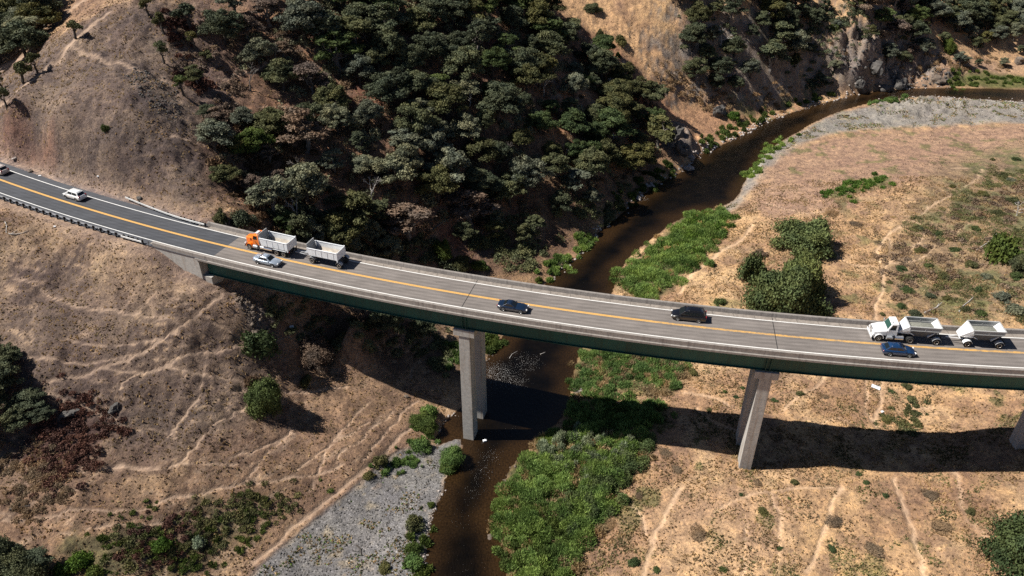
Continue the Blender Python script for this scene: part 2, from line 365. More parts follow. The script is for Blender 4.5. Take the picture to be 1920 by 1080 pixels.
class MB:
    """collects shapes into one mesh; several MBs share nothing"""
    def __init__(s): s.v = []; s.f = []
    def add(s, V, Fs):
        n = len(s.v); s.v += [tuple(p) for p in V]; s.f += [tuple(i+n for i in f) for f in Fs]; return s
    def box(s, c, d, rz=0, ry=0, rx=0):
        m = Matrix.Rotation(rz, 3, 'Z')@Matrix.Rotation(ry, 3, 'Y')@Matrix.Rotation(rx, 3, 'X')
        V = [Vector(c)+m@Vector((x*d[0]/2, y*d[1]/2, z*d[2]/2)) for x in (-1, 1) for y in (-1, 1) for z in (-1, 1)]
        return s.add(V, [(0, 1, 3, 2), (4, 6, 7, 5), (0, 4, 5, 1), (2, 3, 7, 6), (0, 2, 6, 4), (1, 5, 7, 3)])
    def hexa(s, b, t):
        """4 bottom points counter-clockwise, 4 top points"""
        return s.add(list(b)+list(t), [(3, 2, 1, 0), (4, 5, 6, 7)]+[(i, (i+1) % 4, 4+(i+1) % 4, 4+i) for i in range(4)])
    def prism(s, P, y0, y1):
        """polygon in x-z extruded along y (counter-clockwise seen from -y)"""
        n = len(P)
        return s.add([(x, y0, z) for x, z in P]+[(x, y1, z) for x, z in P], [tuple(range(n)), tuple(range(2*n-1, n-1, -1))]+[(i, n+i, n+(i+1) % n, (i+1) % n) for i in range(n)])
    def cyl(s, a, b, r0, r1=None, n=16, cap=True):
        a = Vector(a); b = Vector(b); r1 = r0 if r1 is None else r1; d = (b-a).normalized(); q = d.to_track_quat('Z', 'Y')
        V = []
        for p, r in ((a, r0), (b, r1)):
            V += [p+q@Vector((r*math.cos(2*PI*k/n), r*math.sin(2*PI*k/n), 0)) for k in range(n)]
        Fs = [(k, (k+1) % n, n+(k+1) % n, n+k) for k in range(n)]
        if cap: Fs += [tuple(range(n-1, -1, -1)), tuple(range(n, 2*n))]
        return s.add(V, Fs)
    def path(s, pts, rad, n=6):
        for i in range(len(pts)-1): s.cyl(pts[i], pts[i+1], rad[i], rad[i+1], n, i == len(pts)-2 or True)
        return s
    def loft(s, secs, close=True, caps=True):
        n = len(secs[0]); V = [p for c in secs for p in c]; Fs = []
        for i in range(len(secs)-1):
            for k in range(n if close else n-1):
                a = i*n+k; b = i*n+(k+1) % n; Fs.append((a, b, b+n, a+n))
        if caps: Fs += [tuple(range(n-1, -1, -1)), tuple(range((len(secs)-1)*n, len(secs)*n))]
        return s.add(V, Fs)
    def lathe_y(s, c, prof, n=20):
        """prof: [(radius, y)] revolved about the y axis through c"""
        secs = [[(c[0]+r*math.cos(2*PI*k/n), c[1]+y, c[2]+r*math.sin(2*PI*k/n)) for k in range(n)] for r, y in prof]
        return s.loft(secs)
    def build(s, name, mat, parent=None, smooth=False, bevel=0, seg=2):
        me = bpy.data.meshes.new(name); me.from_pydata(s.v, [], s.f)
        import bmesh
        b = bmesh.new(); b.from_mesh(me); bmesh.ops.remove_doubles(b, verts=b.verts, dist=1e-5)
        bmesh.ops.recalc_face_normals(b, faces=b.faces); b.to_mesh(me); b.free()
        if smooth: me.polygons.foreach_set('use_smooth', [True]*len(me.polygons))
        me.materials.append(mat); o = bpy.data.objects.new(name, me); COL.objects.link(o)
        if bevel:
            m = o.modifiers.new('bevel', 'BEVEL'); m.width = bevel; m.segments = seg; m.limit_method = 'ANGLE'; m.angle_limit = R(35)
        if parent: o.parent = parent
        return o
def copy_tree(o, parent=None):
    c = o.copy(); COL.objects.link(c)
    if parent: c.parent = parent
    for ch in list(o.children): copy_tree(ch, c)
    return c

# ------------------------------------------------------------------ ground colours (colours of grass, earth, gravel, rock; shade painted on some banks)
gx = XX.ravel(); gy = YY.ravel(); gz = GZ.ravel()
near = (gx > -230) & (gx < 260) & (gy > 40) & (gy < 345)
C = np.empty((len(gx), 3)); K = np.ones(len(gx))
def C3(*a): return np.array(a)
def blend(m, c, amt=1.0):
    m = (np.clip(m, 0, 1)*amt)[:, None]; C[:] = C*(1-m)+np.asarray(c)*m
N40 = fbm(gx, gy, 40, 4, 21); N14 = fbm(gx, gy, 14, 4, 22); N5 = fbm(gx, gy, 5, 4, 23); N2 = fbm(gx, gy, 1.7, 3, 24)
C[:] = C3(.41, .275, .155)
blend(sst(.44, .62, N14), C3(.28, .18, .115), .75)
blend(sst(.55, .7, N5), C3(.47, .335, .20), .7)
blend(sst(.56, .66, fbm(gx, gy, 3.2, 4, 26)), C3(.21, .14, .10), .6)
off_ = road_off(gx, gy)
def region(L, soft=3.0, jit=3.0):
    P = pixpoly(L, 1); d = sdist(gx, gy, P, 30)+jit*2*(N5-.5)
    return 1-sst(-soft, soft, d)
# left foreground slope: grey-brown near the road, tan lower down
m = region([(-80,380),(395,540),(520,640),(560,760),(420,870),(250,900),(-80,900)], 8, 6)
blend(m, C3(.135, .103, .084), .95); blend(m*sst(.48, .64, N5), C3(.22, .165, .122), .65); blend(m*sst(.5, .64, N14), C3(.10, .08, .066), .7)
m = region([(-80,380),(380,500),(395,545),(300,600),(120,560),(-80,520)], 5, 5); blend(m*sst(.5, .62, N5), C3(.34, .25, .16), .6)
m = region([(430,880),(620,640),(830,760),(760,860),(560,1000),(380,1060),(-60,1000),(-60,900)], 6, 5)
blend(m, C3(.27, .18, .115), .8); blend(m*sst(.5, .62, N5), C3(.165, .11, .07), .7)
# hill behind the road
m = region([(-80,330),(-80,120),(120,70),(280,0),(380,0),(470,180),(420,420),(240,380)], 6, 6)
blend(m, C3(.145, .112, .093), .96); blend(m*sst(.42, .6, N5), C3(.10, .08, .07), .8); blend(m*sst(.56, .68, N14), C3(.21, .16, .12), .6); blend(m*sst(.6, .7, N2), C3(.27, .205, .15), .5)
m = region([(-80,320),(-80,235),(60,245),(110,280),(60,315)], 2, 3); blend(m, C3(.24, .125, .085), .6)
m = region([(320,130),(330,0),(520,0),(560,140),(470,260),(400,230)], 5, 4); blend(m, C3(.22, .15, .115), .6)
# wooded slope floor
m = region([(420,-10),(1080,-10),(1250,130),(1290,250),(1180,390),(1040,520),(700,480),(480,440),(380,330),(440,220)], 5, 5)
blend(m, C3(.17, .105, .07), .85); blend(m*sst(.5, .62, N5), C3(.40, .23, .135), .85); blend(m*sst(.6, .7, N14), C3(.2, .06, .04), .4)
m = region([(1050,-10),(1130,0),(1180,60),(1260,90),(1310,170),(1270,190),(1200,130),(1120,60),(1060,30)], 2, 2); blend(m, C3(.44, .29, .165), .95); 
m = region([(1270,190),(1330,200),(1420,230),(1560,170),(1500,190),(1400,245),(1300,290),(1250,260)], 3, 3); blend(m, C3(.38, .23, .14), .9)
m = region([(1540,60),(1640,60),(1920,110),(1920,140),(1700,160),(1600,150)], 3, 3); blend(m, C3(.30, .21, .15), .8)
m = region([(860,430),(1000,380),(1180,350),(1230,330),(1200,370),(1130,430),(1050,500),(1000,530),(900,510)], 4, 4); blend(m, C3(.15, .10, .07), .8); blend(m*sst(.56, .66, N5), C3(.33, .23, .15), .7)  # dark brown painted in for tree shade, paler spots for lit patches
# banks under the bridge: earth darkened to stand for tree shade
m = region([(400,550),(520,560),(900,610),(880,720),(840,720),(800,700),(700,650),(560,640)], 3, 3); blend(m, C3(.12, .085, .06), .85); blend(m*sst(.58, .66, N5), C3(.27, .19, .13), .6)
# floodplain on the right
m = region([(1400,330),(1520,255),(1920,230),(1990,240),(1990,320),(1700,330),(1560,400),(1420,420)], 4, 5); blend(m, C3(.30, .205, .15), .85)
m = region([(1700,400),(1780,290),(1990,260),(1990,560),(1850,600),(1700,600),(1660,520)], 5, 6); blend(m, C3(.20, .155, .10), .7); blend(m*sst(.52, .66, N5), C3(.10, .115, .055), .75)
m = region([(1560,700),(1990,720),(1990,1100),(1500,1100)], 8, 8); blend(m*sst(.42, .6, N14), C3(.235, .15, .095), .6)
m = region([(1480,80),(1100,0)] if False else [(1217,1100),(1230,980),(1270,920),(1400,900),(1500,940),(1480,1100)], 4, 3); blend(m, C3(.43, .30, .19), .6)
# scattered olive weeds on the flat
fl = (gx > 15)*sst(.62, .7, fbm(gx, gy, 4, 3, 44))*sst(.45, .6, N40); blend(fl, C3(.12, .13, .055), .7)
# steep faces show rock
gZx = np.gradient(GZ, GX, axis=1); gZy = np.gradient(GZ, GY, axis=0); slope = np.hypot(gZx, gZy).ravel()
rk = sst(.85, 1.35, slope+.5*(N2-.5))*near*sst(1.0, 3, gz)*sst(185, 205, gy)
rk = np.maximum(rk, region([(1560,90),(1700,110),(1790,140),(1780,160),(1700,160),(1640,165),(1590,150)], 2, 3)*sst(.35, .55, N5))
rk = np.maximum(rk, region([(1230,240),(1275,225),(1300,270),(1290,300),(1255,290)], 1.5, 2))
rk = np.maximum(rk, region([(430,540),(470,555),(530,640),(500,650),(460,600)], 1.5, 2)*.8)
blend(rk, C3(.155, .14, .125), .8); blend(rk*sst(.5, .6, N2), C3(.25, .23, .21), .6)
# green growth
def green(L, c=(.075, .115, .035), soft=1.5, jit=2.0, amt=.9):
    m = region(L, soft, jit); blend(m, c, amt); return m
G_THICK = [  # willow thickets, outlines in the picture
 [(940,1090),(935,980),(950,900),(990,850),(1040,820),(1110,810),(1220,820),(1215,850),(1180,900),(1150,940),(1130,980),(1090,1000),(1080,1090)],
 [(1155,552),(1160,520),(1200,480),(1250,430),(1290,405),(1330,392),(1375,400),(1370,425),(1330,470),(1300,500),(1260,530),(1230,560)],
 [(1080,690),(1095,655),(1140,650),(1230,655),(1300,680),(1290,710),(1240,745),(1190,735),(1150,730),(1110,745),(1075,740)],
 [(1065,800),(1075,755),(1200,750),(1260,775),(1210,815),(1100,805)]]
for L in G_THICK: green(L, (.06, .085, .03))
green([(1770,160),(1800,140),(1850,130),(1990,150),(1990,168),(1850,165)], (.085, .10, .035), 2, 2)
green([(100,1090),(180,1000),(330,970),(450,960),(480,990),(400,1050),(330,1090)], (.075, .085, .04), 2, 5, .75)
green([(1550,375),(1570,355),(1640,330),(1670,335),(1620,360)], (.09, .11, .04), 1, 2, .8)
m = region([(-40,900),(90,700),(150,730),(215,790),(230,840),(180,870),(120,960),(-40,990)], 3, 5); blend(m*sst(.42, .58, N5), C3(.09, .045, .038), .75)
m = region([(240,970),(330,960),(400,1000),(370,1050),(280,1050)], 2, 4); blend(m, C3(.12, .06, .05), .6)
# gravel bars
GR1 = [(440,1120),(480,1065),(560,1000),(600,965),(650,930),(700,885),(740,850),(780,835),(812,832),(845,850),(838,900),(832,925),(810,985),(800,1030),(790,1120)]
GR2 = [(1505,247),(1560,216),(1650,191),(1740,181),(1860,186),(2080,195),(2080,235),(1920,228),(1760,235),(1640,240),(1560,248),(1510,266),(1460,290),(1432,318),(1412,345),(1398,372),(1375,396),(1340,398),(1385,367),(1398,335),(1430,290)]
gr = np.maximum(region(GR1, .7, .7), region(GR2, 2.2, 2.2)*.92); gr = np.maximum(gr, region([(1070,740),(1085,710),(1120,690),(1140,700),(1110,730)], .6, .6))
gr = np.maximum(gr, region([(808,842),(835,830),(862,812),(872,826),(850,850),(838,880)], .5, .4))
blend(gr, C3(.20, .19, .178), 1); blend(gr*sst(.48, .62, N5), C3(.26, .245, .222), .7); blend(gr*sst(.5, .62, N14), C3(.155, .145, .132), .6); blend(gr*sst(.60, .7, N2)*sst(.5, .6, N14), C3(.32, .26, .17), .6)
K = np.where(gr > .4, .55, K); COB = np.clip(gr, 0, 1)
rim = region(GR2, 1, 0)*(1-sst(.5, 2.2, sdist(gx, gy, RIV, 20))); blend(rim*(gy > 195), C3(.5, .49, .47), .4)
# wet dark margin and river bed
sd = sdist(gx, gy, RIV, 20); blend(1-sst(-.3, .35, sd), C3(.085, .05, .026), 1)
# dusty road verge
v = near*(1-sst(5.6, 7.5+3*N5, np.abs(off_)))*(gx < END_W+14); blend(v, C3(.34, .255, .19), .75)
v = near*(1-sst(5.0, 6.4+N2, np.abs(off_)))*(gx < END_W); blend(v*(off_ > 0), C3(.25, .21, .19), .8)
# terracettes: faint trodden contour lines on the slopes
hc = gz/.95+2.2*fbm(gx, gy, 9, 3, 71); ln = np.abs(hc-np.round(hc)); tm_ = near*sst(.12, .28, slope)*(1-rk)*(gx < 8)*(1-.7*sst(118, 128, gy))*(gy < 190)*sst(.40, .56, fbm(gx, gy, 6, 3, 72))
tm_ *= (np.abs(off_) > 7) | (gx > -50)
blend(tm_*(1-sst(.03, .15, ln)), C3(.42, .31, .21), .75); gz[:] = gz-.06*tm_*(1-sst(.03, .12, ln))
# foot and animal trails
TR = [([(60,900),(150,880),(230,868),(300,872)], .25), ([(30,740),(100,745),(160,760),(213,790)], .25), ([(110,1000),(200,985),(290,985),(380,965)], .25), ([(320,560),(380,600),(440,640),(470,650)], .25), ([(130,640),(200,652),(260,640),(330,628)], .22),
 ([(560,880),(590,850),(640,820),(690,790)], .25), ([(630,860),(680,810),(735,770)], .25), ([(1300,760),(1350,800),(1400,810)], .3), ([(1450,930),(1470,1000),(1460,1080)], .28), ([(1780,880),(1800,960),(1840,1010)], .3), ([(1590,640),(1560,700),(1500,740),(1470,770)], .3),
 ([(1540,420),(1560,470),(1600,500),(1640,500)], .3), ([(1430,380),(1500,400),(1560,395)], .3), ([(1330,960),(1400,930),(1500,915),(1583,918)], .28), ([(1820,420),(1760,455),(1725,490),(1667,493)], .25), ([(417,550),(393,573),(365,592),(337,610),(310,630),(263,657),(191,691),(116,707),(67,722)], .5), ([(20,530),(63,537),(97,563),(140,580),(187,585),(240,590),(283,598),(333,610)], .45),
 ([(33,678),(147,684),(196,678),(240,665),(276,653)], .3), ([(467,653),(422,664),(378,664),(345,672),(311,687),(253,698),(191,693)], .42), ([(253,698),(236,712),(222,727)], .3),
 ([(311,687),(340,700),(378,704),(458,720)], .36), ([(384,702),(376,725),(364,747),(345,780),(320,813)], .36), ([(462,751),(436,773),(382,813),(351,858)], .34), ([(271,800),(300,806),(329,818)], .28),
 ([(213,875),(284,880),(320,870),(356,862),(436,860)], .34), ([(0,969),(89,969),(147,944),(209,960),(250,957),(289,947),(369,920),(420,905),(458,896),(524,898),(600,884),(640,867)], .45),
 ([(458,896),(480,866),(502,840),(542,802)], .32), ([(436,847),(498,833),(538,804)], .28), ([(478,1055),(530,1005),(578,962),(640,915),(700,860),(745,822),(780,790)], .8),
 ([(587,911),(602,870),(613,831),(640,813)], .3), ([(602,853),(621,827),(661,782),(702,753)], .3), ([(676,856),(702,827),(750,775),(780,753)], .45), ([(440,735),(520,732),(600,737),(650,725)], .3),
 ([(1800,360),(1772,372),(1747,387),(1720,410),(1680,430),(1647,457),(1643,477),(1658,495)], .5), ([(1843,317),(1825,340),(1800,360)], .4),
 ([(1720,410),(1732,440),(1717,463),(1677,478),(1667,493),(1658,513),(1655,547),(1643,573),(1640,600)], .5), ([(1667,440),(1668,473)], .28), ([(1780,315),(1843,317)], .3),
 ([(1413,423),(1380,457),(1340,480),(1290,527),(1270,550)], .8), ([(1655,711),(1657,746),(1635,788),(1637,802)], .5), ([(1583,918),(1561,946),(1544,1006),(1512,1080)], .6),
 ([(1674,897),(1681,925),(1702,957),(1711,1017),(1735,1085)], .5), ([(1625,711),(1611,763),(1640,800)], .4), ([(1280,735),(1343,746),(1365,760)], .4), ([(1702,765),(1752,765)], .4),
 ([(1280,911),(1262,940),(1238,964),(1217,1038),(1205,1085)], .6), ([(127,83),(173,107),(233,123),(283,143),(320,150)], .9), ([(213,20),(157,63),(117,97),(83,133),(40,167),(0,197)], 1.3),
 ([(160,0),(133,13),(110,43),(67,87),(33,113),(-20,135)], 2.6), ([(320,255),(353,263),(407,267)], .5), ([(410,147),(467,130),(517,117)], .6), ([(483,200),(567,202)], .5), ([(0,300),(60,318),(150,360)], .6),
 ([(500,395),(470,385),(440,378)], .4), ([(700,480),(735,450),(760,420)], .5), ([(1540,800),(1560,780),(1590,790)], .3), ([(1120,890),(1200,960),(1215,1020)], .35), ([(1400,985),(1390,1085)], .3)]
for L, w in TR:
    w = w*(.72 if L[0][0] > 900 else .5)
    P = pixpoly(L, 2, False); lo = P.min(0)-3; hi = P.max(0)+3
    m = np.where((gx > lo[0]) & (gx < hi[0]) & (gy > lo[1]) & (gy < hi[1]))[0]
    if not len(m): continue
    d = segdist(gx[m]+.9*(N5[m]-.5)*3, gy[m]+.9*(N14[m]-.5)*3, P)+(N2[m]-.5)*.34
    a = (1-sst(w*.35, w*1.1+.16, d))*(.9 if L[0][0] > 900 else .95); amt = a[:, None]
    base = C[m]; C[m] = base*(1-amt)+(C3(.44, .32, .215)*.7+base*.42)*amt
    K[m] = K[m]*(1-.6*a); gz[m] -= a*.10
GZ = gz.reshape(XX.shape)
C[gx > 12] *= 1.08; C *= np.where((COB > .4)[:, None], 1.0, C3(1.01, .985, .99)); C *= (1-.05*(1-sst(-25, 5, gx))*(1-gr)+.07*(gx > 12))[:, None]*np.where((gx < -5)[:, None], C3(.98, 1.0, 1.08), 1.0); C = np.clip(C, .012, .8)
nx, ny = len(GX), len(GY)
ii = (np.arange(ny-1)[:, None]*nx+np.arange(nx-1)[None]).ravel()
fc = np.stack([ii, ii+1, ii+nx+1, ii+nx], 1)
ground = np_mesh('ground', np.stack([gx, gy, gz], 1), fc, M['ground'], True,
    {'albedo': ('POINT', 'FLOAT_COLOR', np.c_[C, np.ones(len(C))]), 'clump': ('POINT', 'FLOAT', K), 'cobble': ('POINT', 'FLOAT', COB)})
tag(ground, kind='structure')

# ------------------------------------------------------------------ water
def make_water():
    t = NT('brown_river_water')
    d = t.attr('depth').outputs['Fac']; foam_glint = t.attr('rapid_glint').outputs['Fac']
    n = t.noise(.22, 5, .65); n2 = t.noise(3.0, 4, .7)
    deep = t.mixf(t.ramp(n, [(.38, 0.0), (.66, 1.0)]), (.0022, .0018, .0013), (.0065, .0044, .0025))
    sh = t.mixf(t.ramp(n2, [(.4, 0.0), (.6, 1.0)]), (.018, .0098, .0040), (.040, .021, .008))
    c = t.mixf(t.ramp(d, [(.0, 0.0), (1.0, 1.0)]), sh, deep)
    g = t.new('ShaderNodeNewGeometry'); m = t.new('ShaderNodeMapping'); m.inputs['Rotation'].default_value = (0, 0, R(25)); m.inputs['Scale'].default_value = (2.6, .9, 1)
    t.link(g.outputs['Position'], m.inputs['Vector'])
    sp = t.noise(4.2, 3, .8, m.outputs['Vector'], .4)
    add = t.new('ShaderNodeMath', operation='MULTIPLY_ADD'); t.link(foam_glint, add.inputs[0]); add.inputs[1].default_value = .16; t.link(sp, add.inputs[2])
    f = t.ramp(add.outputs[0], [(.76, 0.0), (.79, 1.0)])
    t.col(t.mixf(f, c, (.7, .68, .66)))  # white flecks: foam of the rapids and painted sun glints
    t.p(Roughness=.08, IOR=1.33); t.link(t.ramp(f, [(0, .08), (1, .7)]), t.b.inputs['Roughness'])
    w = t.noise(1.3, 4, .6, m.outputs['Vector'])
    t.bump(w, .7, .25); return t.m
M['water'] = make_water()
lo = RIV.min(0); hi = RIV.max(0)
wx = np.arange(lo[0]-4, hi[0]+4, 1.0); wy = np.arange(lo[1]-4, hi[1]+4, 1.0)
WX, WY = np.meshgrid(wx, wy); wxr = WX.ravel(); wyr = WY.ravel()
wsd = sdist(wxr, wyr, RIV, 30); keep = wsd < 3.0
dep = sst(.2, 5.5, -wsd+6*(fbm(wxr, wyr, 6, 4, 31)-.5))
rap_glint = np.zeros(len(wxr))
for u, v, ru, s in ((930,700,7,1.0), (985,680,6,.8), (905,735,5,.7), (960,715,6,.9), (920,855,4,.75), (905,885,4,.7), (890,920,4,.65), (960,805,5,.45), (880,1000,6,.35), (870,1060,6,.35), (1690,178,12,.7), (1205,372,3.5,.9), (870,960,5,.4)):
    p = at(u, v, 0); rap_glint = np.maximum(rap_glint, s*(1-sst(.2, 1, np.hypot(wxr-p[0], wyr-p[1])/ru)))
idx = np.arange(len(wxr)).reshape(WX.shape); q = np.stack([idx[:-1, :-1], idx[:-1, 1:], idx[1:, 1:], idx[1:, :-1]], -1).reshape(-1, 4)
q = q[keep[q].any(1)]; used = np.unique(q); mp = np.zeros(len(wxr), int); mp[used] = np.arange(len(used))
water = np_mesh('river_water', np.c_[wxr[used], wyr[used], np.zeros(len(used))], mp[q], M['water'], True,
    {'depth': ('POINT', 'FLOAT', dep[used]), 'rapid_glint': ('POINT', 'FLOAT', rap_glint[used])})
tag(water, kind='structure')

# ------------------------------------------------------------------ road and bridge, swept along the road line
def sweep(x0, x1, prof, step=2.0, z0=0.0, caps=True):
    """prof: closed list of (offset, height) relative to the deck level"""
    xs = np.linspace(x0, x1, max(2, int(abs(x1-x0)/step)+1)); m = MB()
    return m.loft([[road_pt(x, o, DECK+h+z0) for o, h in prof] for x in xs], True, caps)
def strip(name, x0, x1, o0, o1, z, mat, n=8, step=1.5, jag=0):
    xs = np.linspace(x0, x1, max(2, int((x1-x0)/step)+1)); V = []; lane = []
    for x in xs:
        for k in range(n+1):
            o = o0+(o1-o0)*k/n; V.append(road_pt(x, o, z)); lane.append(.5+.5*math.cos(2*PI*(o/3.45)*2) if abs(o) < 3.4 else 1)
    Fs = [(i*(n+1)+k, (i+1)*(n+1)+k, (i+1)*(n+1)+k+1, i*(n+1)+k+1) for i in range(len(xs)-1) for k in range(n)]
    return np_mesh(name, V, Fs, mat, False, {'lane': ('POINT', 'FLOAT', lane)})
JX = [road_x(866, 577, -3.45), road_x(1455, 668, -4)+.4]           # expansion joints above the piers
DARK_END = road_x(415, 470, 0)                                       # fresh asphalt stops on the bridge approach
road = strip('road', -230, DARK_END, -4.9, 4.9, DECK+.004, M['asphalt'], 24); tag(road, kind='structure')
bridge = empty('highway_bridge', road_pt(20, 0, 0)); bx, by, _ = road_pt(20, 0, 0)
tag(bridge, 'long concrete road bridge with green steel girders on tall piers across the brown river', 'bridge')
def onb(o):
    o.parent = bridge; o.matrix_parent_inverse = Matrix.Translation(bridge.location).inverted(); return o
pav = onb(strip('roadway', DARK_END, 140, -3.45, 3.45, DECK+.004, M['deck'], 16))
for s in (-1, 1):
    onb(sweep(END_W+ (0 if s < 0 else 3), 140, [(s*3.45, -.04), (s*4.36, -.04), (s*4.36, .008), (s*3.45, .008)]).build('shoulder', M['shoulder']))
    onb(sweep(END_W+(1 if s < 0 else 4.5), 140, [(s*4.36, -.1), (s*4.80, -.1), (s*4.80, .66), (s*4.74, .70), (s*4.46, .70), (s*4.41, .62)]).build('parapet', M['barrier']))
onb(sweep(ABUT-.4, 140, [(-5.02, -.42), (-3.5, -.46), (-3.3, -.30), (3.3, -.30), (3.5, -.46), (5.02, -.42), (5.02, -.10), (4.7, -.045), (-4.7, -.045), (-5.02, -.10)]).build('deck_slab', M['barrier']))
gd = 3.05
for o in (-3.55, 3.55):
    g = MB()
    xs = np.linspace(ABUT+.5, 140, 80)
    for pr in ([(o-.3, -.5), (o+.3, -.5), (o+.3, -.44), (o-.3, -.44)], [(o-.02, -.5-gd), (o+.02, -.5-gd), (o+.02, -.5), (o-.02, -.5)], [(o-.32, -.58-gd), (o+.32, -.58-gd), (o+.32, -.5-gd), (o-.32, -.5-gd)]):
        g.loft([[road_pt(x, a, DECK+h) for a, h in pr] for x in xs])
    gi = onb(g.build('girder', M['green_steel']))
    sg = -1 if o < 0 else 1
    for x in np.arange(ABUT+2, 88, 5.6):
        p = road_pt(x, o-sg*.125, DECK-.5-gd/2); MB().box(p, (.03, .2, gd-.03), math.atan(float(road_s(x)))).build('stiffener', M['green_steel'], gi)
for x in np.arange(ABUT+2, 140, 5.6):
    p = road_pt(x, 0, DECK-.5-gd*.45); onb(MB().box(p, (.12, 6.9, .5), math.atan(float(road_s(x)))).build('cross_brace', M['green_steel']))
for x in JX:
    jm = MB(); 
    for o0, o1 in ((-4.3, 4.3),):
        jm.hexa([road_pt(x-.05, o0, DECK+.002), road_pt(x+.05, o0, DECK+.002), road_pt(x+.05, o1, DECK+.002), road_pt(x-.05, o1, DECK+.002)],
                [road_pt(x-.05, o0, DECK+.014), road_pt(x+.05, o0, DECK+.014), road_pt(x+.05, o1, DECK+.014), road_pt(x-.05, o1, DECK+.014)])
    onb(jm.build('expansion_joint', M['seam']))
def rot_at(x): return math.atan(float(road_s(x)))
def pier(px_x, lab):
    root = empty('pier'); onb(root); root['label'] = lab
    a = rot_at(px_x); top = DECK-.58-gd-.12; capd = 1.25
    def T(x, y, z):
        c = road_pt(px_x, 0, 0); return (c[0]+x*math.cos(a)-y*math.sin(a), c[1]+x*math.sin(a)+y*math.cos(a), z)
    def hexbox(x0, x1, y0, y1, z0, z1, xt=None):
        m = MB(); xt = xt or (x0, x1)
        return m.hexa([T(x0, y0, z0), T(x1, y0, z0), T(x1, y1, z0), T(x0, y1, z0)], [T(xt[0], y0, z1), T(xt[1], y0, z1), T(xt[1], y1, z1), T(xt[0], y1, z1)])
    cap = hexbox(-1.7, 1.7, -4.15, 4.0, top-capd, top).build('pier_cap', M['concrete'], None, bevel=.05)
    kids = [cap]
    for y0, y1 in ((-4.0, -1.75), (1.35, 3.55)):
        c = T(0, (y0+y1)/2, 0); zb = float(hgt(c[0], c[1]))-1.2; zb = min(zb, -.8 if zb < .5 else zb)
        kids.append(hexbox(-.92, .92, y0, y1, zb, top-capd, (-.88, .88)).build('column', M['concrete'], None, bevel=.04))
    for y in (-3.55, 3.55):
        kids.append(hexbox(-.35, .35, y-.33, y+.33, top, top+.12).build('bearing', M['dark_steel']))
        for sg in (-1, 1):
            kids.append(hexbox(-.35, -.25, y+sg*.03, y+sg*.30, top+.22, top+gd+.1).build('bearing_plate', M['green_steel'])) 
            kids.append(hexbox(.25, .35, y+sg*.03, y+sg*.30, top+.22, top+gd+.1).build('bearing_plate', M['green_steel']))
    for k in kids: k.parent = root
PX_A = road_x(868, 637, -4.1, DECK-.58-gd-1.37); PX_B = road_x(1437, 715, -4.1, DECK-.58-gd-1.37); PX_C = PX_B+41.6
pier(PX_A, 'twin column pier standing in the brown river'); pier(PX_B, 'twin column pier standing on the dry tan flat'); pier(PX_C, 'pier cut off by the right edge of the photo')
# abutment: wing walls, breast wall and bearing shelf
am = MB()
aa = rot_at(ABUT)
for s in (-1, 1):
    pts = []
    x0, x1 = ABUT-13, ABUT
    ys = sorted((s*4.35, s*4.78))
    b = [road_pt(x0, ys[0], DECK-3.4), road_pt(x1, ys[0], DECK-9), road_pt(x1, ys[1], DECK-9), road_pt(x0, ys[1], DECK-3.4)]
    t = [road_pt(x0, ys[0], DECK-.12), road_pt(x1, ys[0], DECK-.12), road_pt(x1, ys[1], DECK-.12), road_pt(x0, ys[1], DECK-.12)]
    onb(MB().hexa(b, t).build('wing_wall', M['concrete']))
def rbox(x0, x1, o0, o1, z0, z1):
    return MB().hexa([road_pt(x0, o0, z0), road_pt(x1, o0, z0), road_pt(x1, o1, z0), road_pt(x0, o1, z0)], [road_pt(x0, o0, z1), road_pt(x1, o0, z1), road_pt(x1, o1, z1), road_pt(x0, o1, z1)])
onb(rbox(ABUT-.8, ABUT-.003, -4.34, 4.34, DECK-10, DECK-.45).build('breast_wall', M['concrete']))
onb(rbox(ABUT+.003, ABUT+1.6, -4.6, 4.6, DECK-12, DECK-.6-gd-.03).build('bearing_shelf', M['concrete']))
# painted lines
yl = []
for a, b in ((-.21, -.08), (.08, .21)):
    yl.append(strip('yellow_line', -230, 140, a, b, DECK+.012, M['yellow_line'], 1))
def worn_yellow():
    t = NT('yellow_line_paint_worn'); g = t.new('ShaderNodeNewGeometry'); sx = t.new('ShaderNodeSeparateXYZ'); t.link(g.outputs['Position'], sx.inputs[0])
    w = t.new('ShaderNodeMapRange'); t.link(sx.outputs[0], w.inputs[0]); w.inputs[1].default_value = 15; w.inputs[2].default_value = 24; w.inputs[3].default_value = 0; w.inputs[4].default_value = 1
    n = t.noise(1.1, 6, .75)
    a = t.new('ShaderNodeMath', operation='MULTIPLY'); t.link(w.outputs[0], a.inputs[0]); t.link(t.ramp(n, [(.42, 0.0), (.62, .85)]), a.inputs[1])
    n2 = t.noise(5, 4, .7)
    c = t.mul(t.ramp(n2, [(.35, .82), (.65, 1.12)]), (.72, .40, .085))
    t.col(t.mixf(a.outputs[0], c, (.19, .165, .14))); t.p(Roughness=.8); return t.m
M['yellow_worn'] = worn_yellow()
for s in yl: s.data.materials[0] = M['yellow_worn']; tag(s, kind='structure'); s.name = 'yellow_center_marking'
mid = strip('yellow_center_marking', -230, 140, -.08, .08, DECK+.008, simple('yellow_median_film', (.50, .30, .12), .8, 0, .2, 2), 1); tag(mid, kind='structure')
for a, b in ((-3.5, -3.34), (3.34, 3.5)):
    tag(strip('white_edge_marking', -230, 140, a, b, DECK+.016, M['white_line'], 1), kind='structure')
